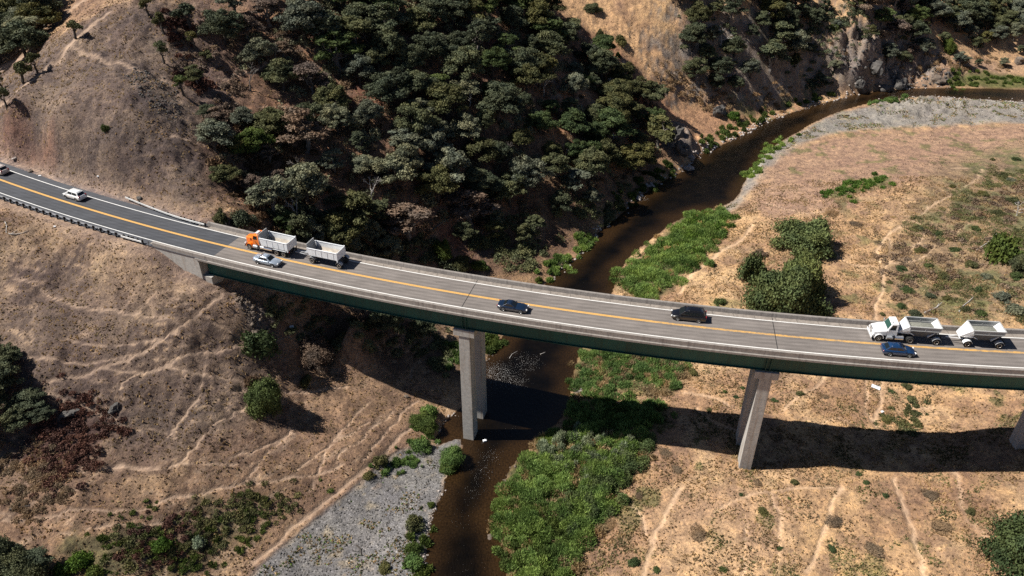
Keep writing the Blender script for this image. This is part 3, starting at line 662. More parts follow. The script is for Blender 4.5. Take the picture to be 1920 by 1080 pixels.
# ------------------------------------------------------------------ foliage
def leaf_mat(name, c, c2=None, rough=.75, trans=.12):
    t = NT(name); a = t.attr('tint').outputs['Fac']
    oi = t.new('ShaderNodeObjectInfo'); rnd = oi.outputs['Random']
    c2 = c2 or tuple(x*1.6 for x in c)
    x = t.mixf(a, tuple(v*.6 for v in c), c2)
    x = t.mul(x, t.ramp(rnd, [(0, (.72, .74, .78)), (.5, (1, 1, 1)), (1, (1.25, 1.16, .98))]))
    n = t.noise(.35, 2, .5); x = t.mul(x, t.ramp(n, [(.35, (.85, .9, .9)), (.65, (1.18, 1.1, .95))]))
    t.col(x); t.p(Roughness=rough, Specular_IOR_Level=.18)
    tr = t.new('ShaderNodeBsdfTranslucent'); t.link(x, tr.inputs['Color']); mx = t.new('ShaderNodeMixShader'); mx.inputs[0].default_value = trans
    t.link(t.b.outputs[0], mx.inputs[1]); t.link(tr.outputs[0], mx.inputs[2]); t.link(mx.outputs[0], t.n['Material Output'].inputs['Surface'])
    return t.m
L_ = {
 'bushy': leaf_mat('bushy_green_leaves', (.085, .12, .045), (.20, .245, .10)),
 'dark': leaf_mat('dark_oak_leaves', (.066, .082, .050), (.145, .165, .10)), 'grey': leaf_mat('grey_green_oak_leaves', (.112, .128, .092), (.25, .265, .195)),
 'olive': leaf_mat('olive_oak_leaves', (.08, .088, .038), (.16, .16, .07)), 'green': leaf_mat('fresh_green_leaves', (.07, .108, .026), (.14, .19, .052), trans=.2),
 'mid': leaf_mat('mid_green_leaves', (.055, .086, .034), (.11, .15, .06)),
 'rust': leaf_mat('rusty_dry_leaves', (.10, .062, .040), (.185, .115, .07)), 'dry': leaf_mat('dry_mauve_twigs', (.13, .095, .08), (.22, .165, .14)),
 'willow': leaf_mat('willow_leaves', (.078, .155, .040), (.26, .385, .125), trans=.32), 'silver': leaf_mat('silver_willow_leaves', (.16, .21, .135), (.34, .40, .28), trans=.25),
 'straw': leaf_mat('dry_grass_blades', (.42, .29, .16), (.66, .48, .28), trans=.4), 'brownweed': leaf_mat('dry_brown_weeds', (.24, .165, .115), (.40, .285, .19), trans=.35), 'red': leaf_mat('red_oak_brush', (.075, .034, .030), (.15, .075, .06)),
 'bright': leaf_mat('bright_green_leaves', (.06, .13, .025), (.14, .24, .05), trans=.25)}
M['bark'] = simple('dark_bark', (.06, .05, .042), .9, 0, .25, 3)
M['palebark'] = simple('pale_bleached_wood', (.42, .39, .36), .8, 0, .15, 3)
M['greybark'] = simple('grey_bark', (.16, .14, .125), .9, 0, .2, 3)

def leaves(cen, nrm, size, rs, tint, flat=.5, aspect=1.7):
    """leaf-shaped quads: centres, outward normals"""
    n = len(cen)
    d = rs.normal(size=(n, 3)); d /= np.linalg.norm(d, axis=1)[:, None]
    nn = nrm*flat+d*(1-flat)*1.2; nn /= np.linalg.norm(nn, axis=1)[:, None]+1e-9
    t = np.cross(nn, rs.normal(size=(n, 3))); t /= np.linalg.norm(t, axis=1)[:, None]+1e-9
    b = np.cross(nn, t); s = size*rs.uniform(.6, 1.35, n)
    t = t*(s*aspect*.5)[:, None]; b = b*(s*.5)[:, None]
    V = np.stack([cen-t, cen+b*.9+nn*(s*.12)[:, None], cen+t, cen-b*.9+nn*(s*.12)[:, None]], 1).reshape(-1, 3)
    return V, np.arange(4*n).reshape(-1, 4), tint
def tubes(segs, n=5):
    """segs: (p0, p1, r0, r1) -> V, F"""
    m = MB()
    for a, b, r0, r1 in segs: m.cyl(a, b, r0, r1, n)
    return m
def limb(rs, a, b, r0, r1, wob, k=4):
    a = np.array(a, float); b = np.array(b, float); P = [a+(b-a)*i/k+(rs.normal(size=3)*wob if 0 < i < k else 0) for i in range(k+1)]
    return [(P[i], P[i+1], r0+(r1-r0)*i/k, r0+(r1-r0)*(i+1)/k) for i in range(k)]

def crown_data(seed, rad, ht, base, nl, nleaf, size, lob=.42, low=.15, gap=.0):
    """lobes on a dome: returns V, F, tint, lobe centres"""
    rs = np.random.RandomState(seed); Ls = []
    ch = ht-base
    for k in range(nl):
        a = 2*PI*(k*.618+rs.uniform(-.1, .1)); h = rs.uniform(low, .95)
        prof = math.sin(min(1, .30+h*.85)*PI)**.6 if h < .75 else math.cos((h-.75)*4.2)*.8
        rr = rad*prof*rs.uniform(.35, .80); r = rad*lob*rs.uniform(.5, 1.4)
        Ls.append((math.cos(a)*rr, math.sin(a)*rr, base+h*ch*.86, r))
    Ls.append((0, 0, ht-rad*lob*.8, rad*lob))
    Ls = np.array(Ls); w = Ls[:, 3]**2; w = w/w.sum(); which = rs.choice(len(Ls), nleaf, p=w)
    d = rs.normal(size=(nleaf, 3)); d /= np.linalg.norm(d, axis=1)[:, None]
    d[:, 2] = np.where(d[:, 2] < -.35, -d[:, 2]*.7, d[:, 2]); d /= np.linalg.norm(d, axis=1)[:, None]
    # clumpy surface
    ph = Ls[which, 0]*3; bum = 1+.22*np.sin(d[:, 0]*6+ph)*np.sin(d[:, 1]*7+ph*1.3)*np.cos(d[:, 2]*5)
    r = Ls[which, 3]*bum*(rs.uniform(.3, 1.0, nleaf)**.5*(1+.22*(rs.rand(nleaf) < .25)))*np.array([1, 1, .8])[:, None]
    st = rs.uniform(.65, 1.45, (len(Ls), 2)); r = r*np.vstack([st[which, 0], st[which, 1], np.ones(nleaf)])
    cen = Ls[which, :3]+d*r.T
    lt = rs.uniform(.15, .85, len(Ls))
    tint = np.clip(lt[which]*.6+.2+rs.normal(size=nleaf)*.16, 0, 1)
    V, Fc, tt = leaves(cen, d, size, rs, tint, .55)
    return V, Fc, tt, Ls
def mesh_only(name, V, Fc, mat, tint):
    o = np_mesh(name, V, Fc, mat, False, {'tint': ('FACE', 'FLOAT', tint)}, link=False); return o.data
def tree_proto(seed, rad, ht, kind_bark='bark', nleaf=5200, size=.3, nl=13, base=.28, lob=.38):
    V, Fc, tt, Ls = crown_data(seed, rad, ht, ht*base, nl, nleaf, size, lob)
    crown = mesh_only('crown', V, Fc, L_['dark'], tt)
    rs = np.random.RandomState(seed+500); segs = []
    fork = np.array([rs.normal()*.15, rs.normal()*.15, ht*base*.9]); segs += limb(rs, (0, 0, -1.0), fork, .30, .22, .05)
    for L in Ls[:: 2]: segs += limb(rs, fork, L[:3]*np.array([.9, .9, .97]), .13, .03, .22)
    tm = tubes(segs); me = bpy.data.meshes.new('trunk'); me.from_pydata(tm.v, [], tm.f); me.materials.append(M[kind_bark])
    return crown, me
def bush_proto(seed, nleaf=2800, size=.2, nl=13, ht=.85, lob=.42):
    V, Fc, tt, Ls = crown_data(seed, 1.0*2, ht*2, -.15, nl, nleaf, size, lob, .0)
    return mesh_only('shrub', V, Fc, L_['mid'], tt)
OAKS = [tree_proto(40+k, 3.6+.2*(k % 3), 6.6+.5*(k % 4), nleaf=12500, nl=34+4*(k % 4), size=.185, lob=.215) for k in range(9)]
LOOSE = [tree_proto(80+k, 3.0, 7.2, 'greybark', nleaf=4800, nl=22, size=.21, base=.30, lob=.22) for k in range(6)]
SMALL = [tree_proto(120+k, 1.9, 4.4, nleaf=1500, nl=6, size=.22, base=.42) for k in range(3)]
BUSH = [bush_proto(160+k) for k in range(6)]
BIGB = [bush_proto(180+k, 32000, .08, 36, .8, .33) for k in range(3)]
# bare trees: branching tubes
def bare_mesh(seed, ht, spread, depth=4, mat='palebark', r0=.14):
    rs = np.random.RandomState(seed); segs = []
    def grow(p, d, L, r, k):
        if k == 0: return
        q = p+d*L; segs.extend(limb(rs, p, q, r, r*.65, L*.05, 3))
        for _ in range(3 if k > 1 else 2):
            e = d+rs.normal(size=3)*spread; e[2] = max(e[2], -.05); e /= np.linalg.norm(e); grow(q, e, L*rs.uniform(.55, .8), r*.6, k-1)
    grow(np.zeros(3)+[0, 0, -.4], np.array([.1, 0, 1.0]), ht*.36, r0, depth)
    tm = tubes(segs, 4); me = bpy.data.meshes.new('branches'); me.from_pydata(tm.v, [], tm.f); me.materials.append(M[mat]); return me
BARE = [bare_mesh(300+k, 5.5, .55, 4, 'palebark' if k % 2 else 'greybark') for k in range(4)]

def set_mat(o, m):
    o.material_slots[0].link = 'OBJECT'; o.material_slots[0].material = m
def crown_name(): return 'crown'
def put_tree(p, rad, ht, leaf, label, group=None, lib='oak', k=None, name='oak_tree', cat='tree', trunk=None):
    pr = {'oak': (OAKS, 3.8, 7.3), 'loose': (LOOSE, 3.0, 7.2), 'small': (SMALL, 1.9, 4.4)}[lib]
    k = random.randrange(99) if k is None else k
    cr, tr = pr[0][k % len(pr[0])]
    r = empty(name, (float(p[0]), float(p[1]), float(hgt(p[0], p[1]))), random.uniform(0, 6.28)); tag(r, label, cat, group)
    r.scale = (rad/pr[1], rad/pr[1], ht/pr[2])
    c = bpy.data.objects.new('crown', cr); COL.objects.link(c); c.parent = r; set_mat(c, L_[leaf])
    t = bpy.data.objects.new('trunk', tr); COL.objects.link(t); t.parent = r
    if trunk: set_mat(t, M[trunk])
    r.rotation_euler[0] = random.uniform(-.14, .14); q_ = random.uniform(.82, 1.2); r.scale[0] *= q_; r.scale[1] /= q_
    return r
def put_bush(p, rad, ht, leaf, label, group=None, big=False, k=None, name='shrub', cat='shrub'):
    k = random.randrange(99) if k is None else k
    me = (BIGB if big else BUSH)[k % (3 if big else 6)]
    o = bpy.data.objects.new(name, me); COL.objects.link(o); set_mat(o, L_[leaf])
    o.location = (float(p[0]), float(p[1]), float(hgt(p[0], p[1]))-.1); o.rotation_euler = (0, 0, random.uniform(0, 6.28)); q_ = random.uniform(.8, 1.2); o.scale = (rad/2*q_, rad/2/q_, ht/1.7)
    return tag(o, label, cat, group)
def put_bare(p, sc, label, k=0, tilt=0, group=None):
    o = bpy.data.objects.new('bare_tree', BARE[k % 4]); COL.objects.link(o)
    o.location = (float(p[0]), float(p[1]), float(hgt(p[0], p[1]))); o.rotation_euler = (0, tilt, random.uniform(0, 6.28)); o.scale = (sc,)*3
    return tag(o, label, 'bare tree', group)

# --- single trees and shrubs seen one by one: (column, row of the foot, radius m, height m, leaves, label)
for u, v, r_, h_, lf, big, lab in [
 (1507, 468, 6.9, 6.6, 'bushy', 1, 'broad dark green bush on the tan flat, upper of the big pair behind the bridge'),
 (1462, 590, 6.9, 10, 'bushy', 1, 'large bright green bush right behind the far parapet of the bridge'),
 (1492, 560, 5.2, 9.8, 'bushy', 1, 'tall green bush crown rising between the two broad bushes behind the bridge'),
 (1408, 520, 2.9, 5.2, 'bushy', 0, 'small grey-green bush leaning on the left side of the large bright bush'),
 (1878, 488, 3.2, 5.6, 'green', 0, 'pointed yellow-green bush beside dead branches near the right edge'),
 (1915, 508, 2.6, 3.6, 'dark', 1, 'dark green bush cut by the right edge behind the bridge'),
 (1925, 1062, 6.0, 6.8, 'mid', 1, 'large round dark green tree cut by the lower right edge'),
 (499, 764, 3.5, 5.2, 'mid', 1, 'round dark green bush casting a long shadow on the left slope'),
 (484, 658, 3.0, 3.6, 'mid', 0, 'dark green bush on the left slope under the bridge, above the round one'),
 (592, 676, 4.0, 4.2, 'dry', 1, 'dry brownish mauve bush at the edge of the bridge shadow'),
 (573, 718, 1.3, 1.1, 'olive', 0, 'small olive bush below the dry mauve bush on the left slope'),
 (470, 716, 1.2, 1.0, 'rust', 0, 'small rusty orange bush touching the round dark bush'),
 (414, 412, 1.5, 1.8, 'olive', 0, 'yellowish round bush behind the end of the far guardrail'),
 (456, 420, 2.3, 2.8, 'dark', 0, 'dark bush behind the far parapet left of the orange truck'),
 (198, 246, .8, 1.3, 'mid', 0, 'lone small green bush on the bare slope above the white minivan'),
 (301, 1026, 1.25, 1.5, 'bright', 0, 'round bright green bush in the weeds at the lower left'),
 (150, 1058, 1.7, 1.7, 'bright', 0, 'bright green bush beside the dark shade in the lower left corner'),
 (118, 1075, 1.2, 1.3, 'bright', 0, 'bright green bush at the bottom edge, leftmost of the bright ones'),
 (180, 1078, 1.2, 1.2, 'green', 0, 'bright green bush at the bottom edge, just right of the tallest bright one'),
 (372, 1020, 1.1, .9, 'silver', 0, 'small silvery bush in the weeds near the lower left gravel bar'),
 (40, 1095, 4.0, 4.5, 'dark', 1, 'big dark bush in deep shade at the lower left corner'),
 (-15, 1050, 3.5, 5.0, 'dark', 1, 'dark bush cut by the left edge just above the lower left corner'),
 (848, 868, 2.4, 2.8, 'willow', 1, 'lush green willow bush at the foot of the pier in the river'),
 (843, 880, 1.5, 1.6, 'green', 0, 'low green willow bush on the gravel just below the pier foot'),
 (795, 800, 2.5, 2.4, 'green', 1, 'lush green bush on the river bank left of the river pier'),
 (805, 780, 1.9, 2.0, 'willow', 0, 'green bush on the bank at the edge of the bridge shadow'),
 (789, 838, 1.7, 1.5, 'willow', 0, 'yellow-green low bush on the bank below the lush bank bush'),
 (714, 872, 1.3, 1.4, 'olive', 0, 'olive bush at the top of the left gravel bar'),
 (690, 893, .9, .8, 'olive', 0, 'small olive bush where the tan slope meets the gravel bar'),
 (776, 985, 1.6, 1.3, 'olive', 0, 'greyish olive bush on the gravel bar by the river'),
 (777, 1030, 1.2, 1.2, 'green', 0, 'green bush on the water edge below the olive gravel bar bush'),
 (772, 1062, 1.5, 1.3, 'willow', 0, 'green bush on the water edge at the bottom of the gravel bar'),
 (808, 948, .7, .7, 'green', 0, 'tiny green bush at the river edge of the gravel bar'),
 (724, 1066, 1.0, .6, 'olive', 0, 'flat olive tuft on the gravel bar near the bottom edge'),
 (830, 478, 2.5, 3.2, 'green', 1, 'bright olive green bush just behind the bridge, left of the river'),
 (864, 500, 2.2, 2.2, 'olive', 1, 'low olive bush just behind the far parapet, left of the river'),
 (898, 502, 1.7, 1.9, 'green', 0, 'yellow-green bush behind the bridge, nearest to the river of its row'),
 (1010, 528, 1.0, 1.2, 'green', 0, 'small green bush behind the far parapet at the river edge'),
 (1563, 58, 1.8, 2.2, 'mid', 0, 'round green bush on the bare spur at the upper right'),
 (1778, 96, 2.6, 4.2, 'green', 1, 'green bush above the rocky bank at the upper right'),
 (1110, 20, 2.6, 2.2, 'dark', 1, 'dark bush at the top edge beside the bare orange slope'),
 (1125, 66, 1.1, 1.8, 'olive', 0, 'small olive bush in the middle of the bare orange slope'),
 (1163, 82, 1.9, 2.6, 'olive', 0, 'larger olive bush on the bare orange slope'),
 (1158, 106, 1.0, 1.4, 'green', 0, 'small green bush at the lower end of the bare orange strip'),
 (1375, 222, 1.9, 2.4, 'bright', 0, 'bright green bush above the far bank beside the grey boulder'),
 (1345, 160, 1.5, 2.2, 'mid', 0, 'green bush at the foot of the trees above the far bank'),
 (1486, 118, 1.2, 1.4, 'bright', 0, 'small yellow-green bush among dark trees on the upper right slope'),
 (1330, 496, 1.2, 1.3, 'willow', 0, 'small green bush at the right end of the river thicket behind the bridge'),
 (1350, 570, 1.2, 1.0, 'mid', 0, 'small grey-green bush behind the far parapet left of the bright bushes'),
 (1325, 445, .8, .7, 'mid', 0, 'tiny bush beside the upper end of the river thicket'),
 (1660, 930, .5, .4, 'mid', 0, 'tiny green bush on the dry flat between the two lower trails'),
 (1190, 1056, .9, .8, 'mid', 0, 'small grey-green bush at the bottom right of the lower thicket'),
 (1232, 1070, .6, .5, 'mid', 0, 'tiny green bush at the bottom edge on the dry flat'),
 (1500, 805, .0, .0, 'mid', 0, None)]:
    if lab: put_bush(hit(u, v), r_, h_, lf, lab, None, bool(big), name='bush', cat='bush')
# sage and weeds on the right flat: things of one group, told apart by where they stand
sage = [(1690,505,'mid',1.6),(1725,470,'olive',1.5),(1700,545,'mid',1.6),(1742,555,'dark',1.3),(1770,520,'olive',1.5),(1760,440,'mid',1.3),(1725,430,'dark',1.0),(1690,575,'mid',1.3),(1715,590,'dark',1.8),
 (1790,470,'mid',1.4),(1820,500,'olive',1.8),(1850,520,'grey',1.7),(1880,560,'grey',2.4),(1905,585,'grey',2.4),(1835,545,'mid',1.5),(1870,400,'olive',1.7),(1900,380,'olive',2.0),(1845,365,'olive',1.6),(1895,340,'grey',1.6),
 (1800,400,'olive',1.2),(1830,430,'mid',1.4),(1740,500,'mid',1.2),(1775,560,'olive',1.2),(1668,530,'olive',.9),(1810,580,'olive',1.3),(1858,470,'olive',1.5),(1785,350,'olive',1.2),(1905,300,'mid',1.6),(1860,300,'olive',1.0),
 (1676,408,'straw',1.2),(1750,395,'straw',1.3),(1706,600,'mid',1.2),(1655,590,'olive',.8),(1840,590,'mid',1.5),(1905,520,'mid',1.9),(1640,480,'brownweed',1.4),(1560,400,'brownweed',1.9),(1605,420,'brownweed',1.6),(1425,480,'dry',2.2),
 (1700,725,'olive',1.2),(1672,735,'mid',.8),(1662,790,'olive',1.1),(1600,800,'brownweed',.8),(1380,745,'mid',.7),(1392,728,'mid',.7),(1500,740,'olive',1.1),(1330,770,'olive',.7),(1545,745,'brownweed',.9),
 (1452,752,'mid',.8),(1420,905,'brownweed',.9),(1490,905,'olive',.9),(1610,890,'mid',.7),(1625,905,'mid',.7),(1480,935,'mid',.5),(1390,928,'mid',.5),(1463,1028,'mid',.6),(1355,1068,'mid',.7),(1560,1030,'mid',.9),(1430,960,'olive',1.1),
 (1360,735,'green',.6),(1300,700,'olive',1.3),(1640,1030,'brownweed',1.6),(1770,990,'brownweed',1.8),(1750,930,'brownweed',1.4),(1820,960,'olive',1.0),(1570,980,'brownweed',1.4),(1310,1000,'brownweed',1.5),(1250,850,'brownweed',1.3),
 (1270,880,'brownweed',1.2),(1150,985,'brownweed',1.2),(1200,930,'brownweed',1.0),(1460,820,'brownweed',.9)]
_cw = {'mid': 'green', 'olive': 'olive', 'dark': 'dark green', 'grey': 'grey-green', 'straw': 'pale straw', 'brownweed': 'dry brown', 'dry': 'dry mauve', 'green': 'bright green'}
def where_right(u, v):
    if v > 690 and v < 860: return 'on the flat just in front of the bridge'
    if v >= 860: return 'on the dry flat below the bridge shadow'
    return 'on the brushy flat behind the bridge'
_rows = {}
for s_ in sage: _rows.setdefault((_cw[s_[2]], where_right(s_[0], s_[1])), []).append(s_)
_ord = ['first', 'second', 'third', 'fourth', 'fifth', 'sixth', 'seventh', 'eighth', 'ninth', 'tenth', 'eleventh', 'twelfth', 'thirteenth', 'fourteenth', 'fifteenth', 'sixteenth', 'seventeenth', 'eighteenth', 'nineteenth', 'twentieth']
for (cw, wr), L in _rows.items():
    for i, (u, v, lf, r_) in enumerate(sorted(L)):
        r_ *= .78
        if lf == 'brownweed': r_ *= 1.15
        put_bush(hit(u, v), r_, r_*(.32 if lf in ('brownweed', 'straw') else .7), lf, '%s %s low shrub from the left, %s' % (_ord[min(i, 19)], cw, wr.replace('just in front of the bridge', 'before the bridge').replace('on the brushy flat behind the bridge', 'on the brushy flat beyond the bridge')) if len(L) > 1 else '%s low shrub %s' % (cw, wr), 'low shrubs on the river flat')
# small trees along the left ridge
for u, v, r_, h_, lab in [(143, 72, 2.0, 3.8, 'small flat-topped green tree on the bare ridge at the upper left, highest on its path'), (46, 156, 2.2, 4.6, 'small green tree on the ridge near the left edge, casting a long shadow'),
 (69, 136, 1.8, 4.2, 'small green tree just right of the ridge tree nearest the left edge'), (13, 203, 1.6, 4.2, 'thin sparse tree at the left edge below the ridge'), (5, 165, 1.7, 3.6, 'small green tree cut by the left edge on the ridge'),
 (305, 63, 1.9, 4.6, 'small green tree on red brush at the top left of the wood'), (355, 54, 3.2, 5.4, 'spreading dark tree on the ridge at the upper left of the wood'), (280, 30, 1.8, 3.6, 'small green tree on the ridge beside the top edge'), (309, 120, 1.6, 4.6, 'sparse grey tree on the red slope below the ridge'),
 (365, 94, 1.4, 4.0, 'small green tree standing alone in red brush'), (392, 118, 1.7, 2.8, 'small green tree just right of the lone one in red brush')]:
    put_tree(hit(u, v), r_, h_, 'olive' if 'green' in lab else 'dark', lab, None, 'small', name='ridge_tree')
# --- the wood: trees spread over the slope, each its own
woods = [
 ('left of the river bend', [(395,30),(560,-5),(760,-10),(1010,0),(1080,70),(1180,150),(1235,215),(1250,260),(1215,315),(1160,345),(1080,365),(1000,400),(900,440),(800,460),(740,478),(640,460),(560,450),(500,440),(480,370),(400,300),(395,230),(470,220),(520,150),(430,110)], 5.9, 'L'),
 ('right of the bare orange strip', [(1250,-10),(1520,-10),(1530,50),(1500,110),(1460,140),(1410,165),(1370,185),(1340,130),(1300,110),(1290,70)], 5.8, 'R'),
 ('on the scrubby spur over the river bend', [(1470,60),(1540,10),(1610,-10),(1640,60),(1640,110),(1560,145),(1470,160)], 8.5, 'S'),
 ('on the right spur over the cliff', [(1715,50),(1790,70),(1860,95),(1920,95),(1920,120),(1800,125),(1720,120)], 9, 'Q'),
 ('above the rocky cliff', [(1605,-10),(1700,-10),(1715,60),(1715,125),(1660,120),(1635,60)], 4.8, 'C'),
 ('on the upper right edge', [(1700,-10),(1930,-10),(1930,85),(1850,90),(1790,60),(1730,35)], 5.2, 'T'),
 ('in the upper left hollow', [(-20,-10),(95,-10),(98,50),(60,100),(10,125),(-20,130)], 5.0, 'H')]
clear = [pixpoly(L, 1) for L in ([(800,130),(850,105),(880,150),(850,175)], [(500,175),(560,190),(560,235),(500,235),(470,200)], [(690,330),(640,300),(620,360),(660,390)], [(640,150),(700,200),(660,230),(620,180)], [(985,385),(1060,360),(1100,372),(1000,410)], [(770,405),(820,385),(850,425),(800,440)])]
wood_trees = []
for wlab, L, sp, code in woods:
    P = pixpoly(L, 1); lo = P.min(0); hi = P.max(0); pts = []
    rs = np.random.RandomState(len(code)+ord(code[0]))
    for _ in range(9000):
        x = rs.uniform(lo[0], hi[0]); y = rs.uniform(lo[1], hi[1])
        if not inside(np.array([x]), np.array([y]), P)[0]: continue
        if any(inside(np.array([x]), np.array([y]), c)[0] for c in clear): continue
        if x < 40 and y < 135 and road_off(x, y) < 12: continue
        if min([(x-a)**2+(y-b)**2 for a, b, *_ in pts] or [1e9]) < (sp*(.8+.4*rs.rand()))**2: continue
        pts.append((x, y))
    for x, y in pts:
        z = float(hgt(x, y)); pr = px((x, y, z+4)); wood_trees.append((pr[0], pr[1], x, y, wlab, code))
def kind_for(u, v, code, rs):
    q = rs.rand()
    if code == 'L':
        if u < 620 and v > 200: pool = ['grey', 'rust', 'olive', 'dark', 'dry', 'grey'] if u < 600 else ['grey', 'dark', 'rust', 'olive']
        elif u < 620: pool = ['grey', 'dark', 'dark', 'dry', 'grey']
        elif u > 1130: pool = ['olive', 'olive', 'mid', 'dark']
        elif v > 330: pool = ['grey', 'dark', 'olive', 'dry', 'dark']
        elif u < 900 and v > 180: pool = ['grey', 'grey', 'dark', 'grey', 'olive']
        else: pool = ['dark', 'dark', 'grey', 'mid', 'dark', 'olive']
    elif code == 'C': pool = ['mid', 'dark', 'dry', 'grey']
    else: pool = ['dark', 'dark', 'grey', 'olive']
    return pool[int(q*len(pool))]
_nm = {'dark': 'dark green', 'grey': 'grey-green', 'olive': 'olive green', 'mid': 'mid green', 'rust': 'rusty brown', 'dry': 'dry mauve'}
rs = np.random.RandomState(77)
bands = {}
for t_ in wood_trees:
    lf = kind_for(t_[0], t_[1], t_[5], rs)
    loose = lf in ('dry', 'rust') or rs.rand() < .2
    bands.setdefault((t_[5], int(t_[1]//45), lf), []).append((t_, lf, loose))
def band_word(code, b, all_b):
    k = sorted(all_b, reverse=True).index(b); return _ord[min(k, 19)]
for (code, b, lf), L in bands.items():
    all_b = sorted({bb for (c, bb, l) in bands if c == code})
    for i, (t_, lf, loose) in enumerate(sorted(L, key=lambda q: q[0][0])):
        u, v, x, y, wl, _c2 = t_
        rr = rs.choice([3.2, 4.2, 5.2, 6.2])*rs.uniform(.88, 1.15); hh = min(rr*rs.uniform(1.25, 1.75), 9)
        if u < 560 and code == 'L': rr *= .85; hh *= .85
        lab = '%s %s oak %s, %s tier from below' % (_ord[min(i, 19)], _nm[lf], wl, band_word(code, b, all_b))
        if code in 'SQ': rr *= .6; hh *= .6
        put_tree((x, y), rr, hh, lf, lab, 'oaks of the hillside woods', 'loose' if loose else 'oak')
# named trees with a look of their own
for u, v, r_, h_, lf, lib, lab in [
 (735, 492, 4.2, 7.0, 'grey', 'oak', 'grey-green oak with bleached bare limbs just behind the parapet above the white dump trailer'), (655, 470, 4.0, 6.5, 'grey', 'oak', 'rounded grey-green oak behind the parapet right above the white dump trailer'),
 (590, 462, 3.4, 5.0, 'grey', 'oak', 'low grey-green oak behind the parapet above the orange truck'), (540, 440, 3.0, 4.2, 'mid', 'oak', 'low green oak behind the parapet at the rear of the orange truck'), (480, 300, 4.6, 6.5, 'green', 'oak', 'bright green round oak at the left edge of the wood'), (448, 292, 2.8, 4.2, 'olive', 'oak', 'small olive oak left of the bright green round oak'),
 (425, 345, 3.4, 4.0, 'olive', 'oak', 'brownish olive bush-like oak at the lower left corner of the wood'), (695, 455, 3.2, 5.5, 'grey', 'oak', 'grey oak between the two rounded oaks behind the white dump trailer'), (800, 300, 4.6, 8.5, 'grey', 'oak', 'tall pale grey-green oak in the middle of the wood'), (760, 330, 4.2, 8.2, 'grey', 'oak', 'pale grey-green oak just left of the tallest pale one'),
 (835, 345, 3.8, 6.8, 'grey', 'oak', 'pale grey-green oak just right of the tallest pale one'), (1195, 190, 4.4, 7.5, 'olive', 'oak', 'light olive green oak at the right tip of the wood beside the bare orange strip'),
 (390, 225, 2.4, 3.0, 'dark', 'oak', 'small dark oak on the edge of the bare left hillside'), (345, 180, 1.9, 4.2, 'mid', 'small', 'slim green tree on the edge of the bare left hillside'), (370, 160, 2.6, 4.4, 'olive', 'loose', 'loose olive tree at the left border of the wood'),
 (980, 455, 2.8, 4.5, 'dark', 'loose', 'dark straggly oak on the shaded slope above the far parapet'), (1160, 395, 1.5, 2.4, 'olive', 'small', 'small olive tree on the far bank of the dark river'), (930, 405, 2.6, 4.6, 'dry', 'loose', 'dry grey oak on the shaded slope behind the bridge'),
 (-10, 790, 3.6, 6.0, 'dark', 'oak', 'dark oak cut by the left edge beside the red brush'), (-25, 730, 3.6, 6.5, 'dark', 'oak', 'dark oak crown cut by the left edge above the red brush'), (35, 800, 2.8, 3.6, 'dark', 'oak', 'dark low oak left of the red brush'),
 (-50, 700, 5.0, 8.5, 'dark', 'oak', 'tall dark oak almost wholly beyond the left edge, shading the slope'), (5, 740, 4.2, 5.5, 'dark', 'oak', 'dark oak at the left edge in front of the red brush'), (60, 760, 2.8, 3.0, 'dark', 'oak', 'low dark oak whose crown touches the top of the red brush'), (80, 790, 2.2, 2.2, 'dark', 'oak', 'lowest dark oak at the left border of the red brush'), (20, 690, 3.0, 4.2, 'dark', 'oak', 'dark oak at the left edge, highest of its dark clump'), (-60, 840, 5.0, 8.0, 'dark', 'oak', 'dark oak beyond the left edge below the red brush'), (70, 1075, 2.8, 3.2, 'dark', 'oak', 'dark low oak at the bottom edge left of the bright green bushes'), (20, 1060, 3.0, 3.4, 'dark', 'oak', 'dark oak in the lower left corner, uppermost of that clump'),
 (1050, 400, 3.4, 5.6, 'dark', 'oak', 'dark oak on the shaded bank between the wood and the river, uppermost of three'), (1000, 440, 3.2, 5.0, 'dark', 'loose', 'thin dark oak on the shaded bank just above the river bend, middle of three'), (1110, 385, 3.0, 5.0, 'grey', 'oak', 'grey oak on the shaded bank closest to the dark river'), (930, 450, 3.2, 5.0, 'olive', 'loose', 'loose olive oak over the shaded bank behind the far parapet'), (870, 455, 3.0, 4.6, 'dark', 'oak', 'dark oak above the bright olive bush behind the bridge'),
 (1300, 150, 4.6, 7.5, 'dark', 'oak', 'broad dark oak at the lower left end of the far slope wood'), (1340, 170, 3.8, 6.0, 'dark', 'oak', 'dark oak leaning over the far bank above the boulders')]:
    put_tree(hit(u, v), r_, h_, lf, lab, None, lib, name='oak_tree')
for i, (u, v, sc, lab) in enumerate([(735, 498, .85, 'bleached bare branches below the oak behind the white dump trailer'), (1145, 170, .9, 'white dead tree among the crowns at the right tip of the wood'), (1478, 66, 1.1, 'thin pale bare tree on the far slope at the upper right'), (1432, 45, 1.0, 'thin pale bare trunk near the top edge of the far slope'),
 (560, 340, 1.3, 'grey bare tree among rusty trees at the left of the wood'), (1905, 405, .9, 'dead grey tree at the right edge above the pointed bush'), (850, 325, .9, 'grey leafless tree in the middle of the wood'), (1060, 300, .9, 'dead grey tree low in the wood above the river'), (690, 90, .9, 'pale bare tree in a gap of the wood near the top')]):
    put_bare(hit(u, v), sc, lab, i)

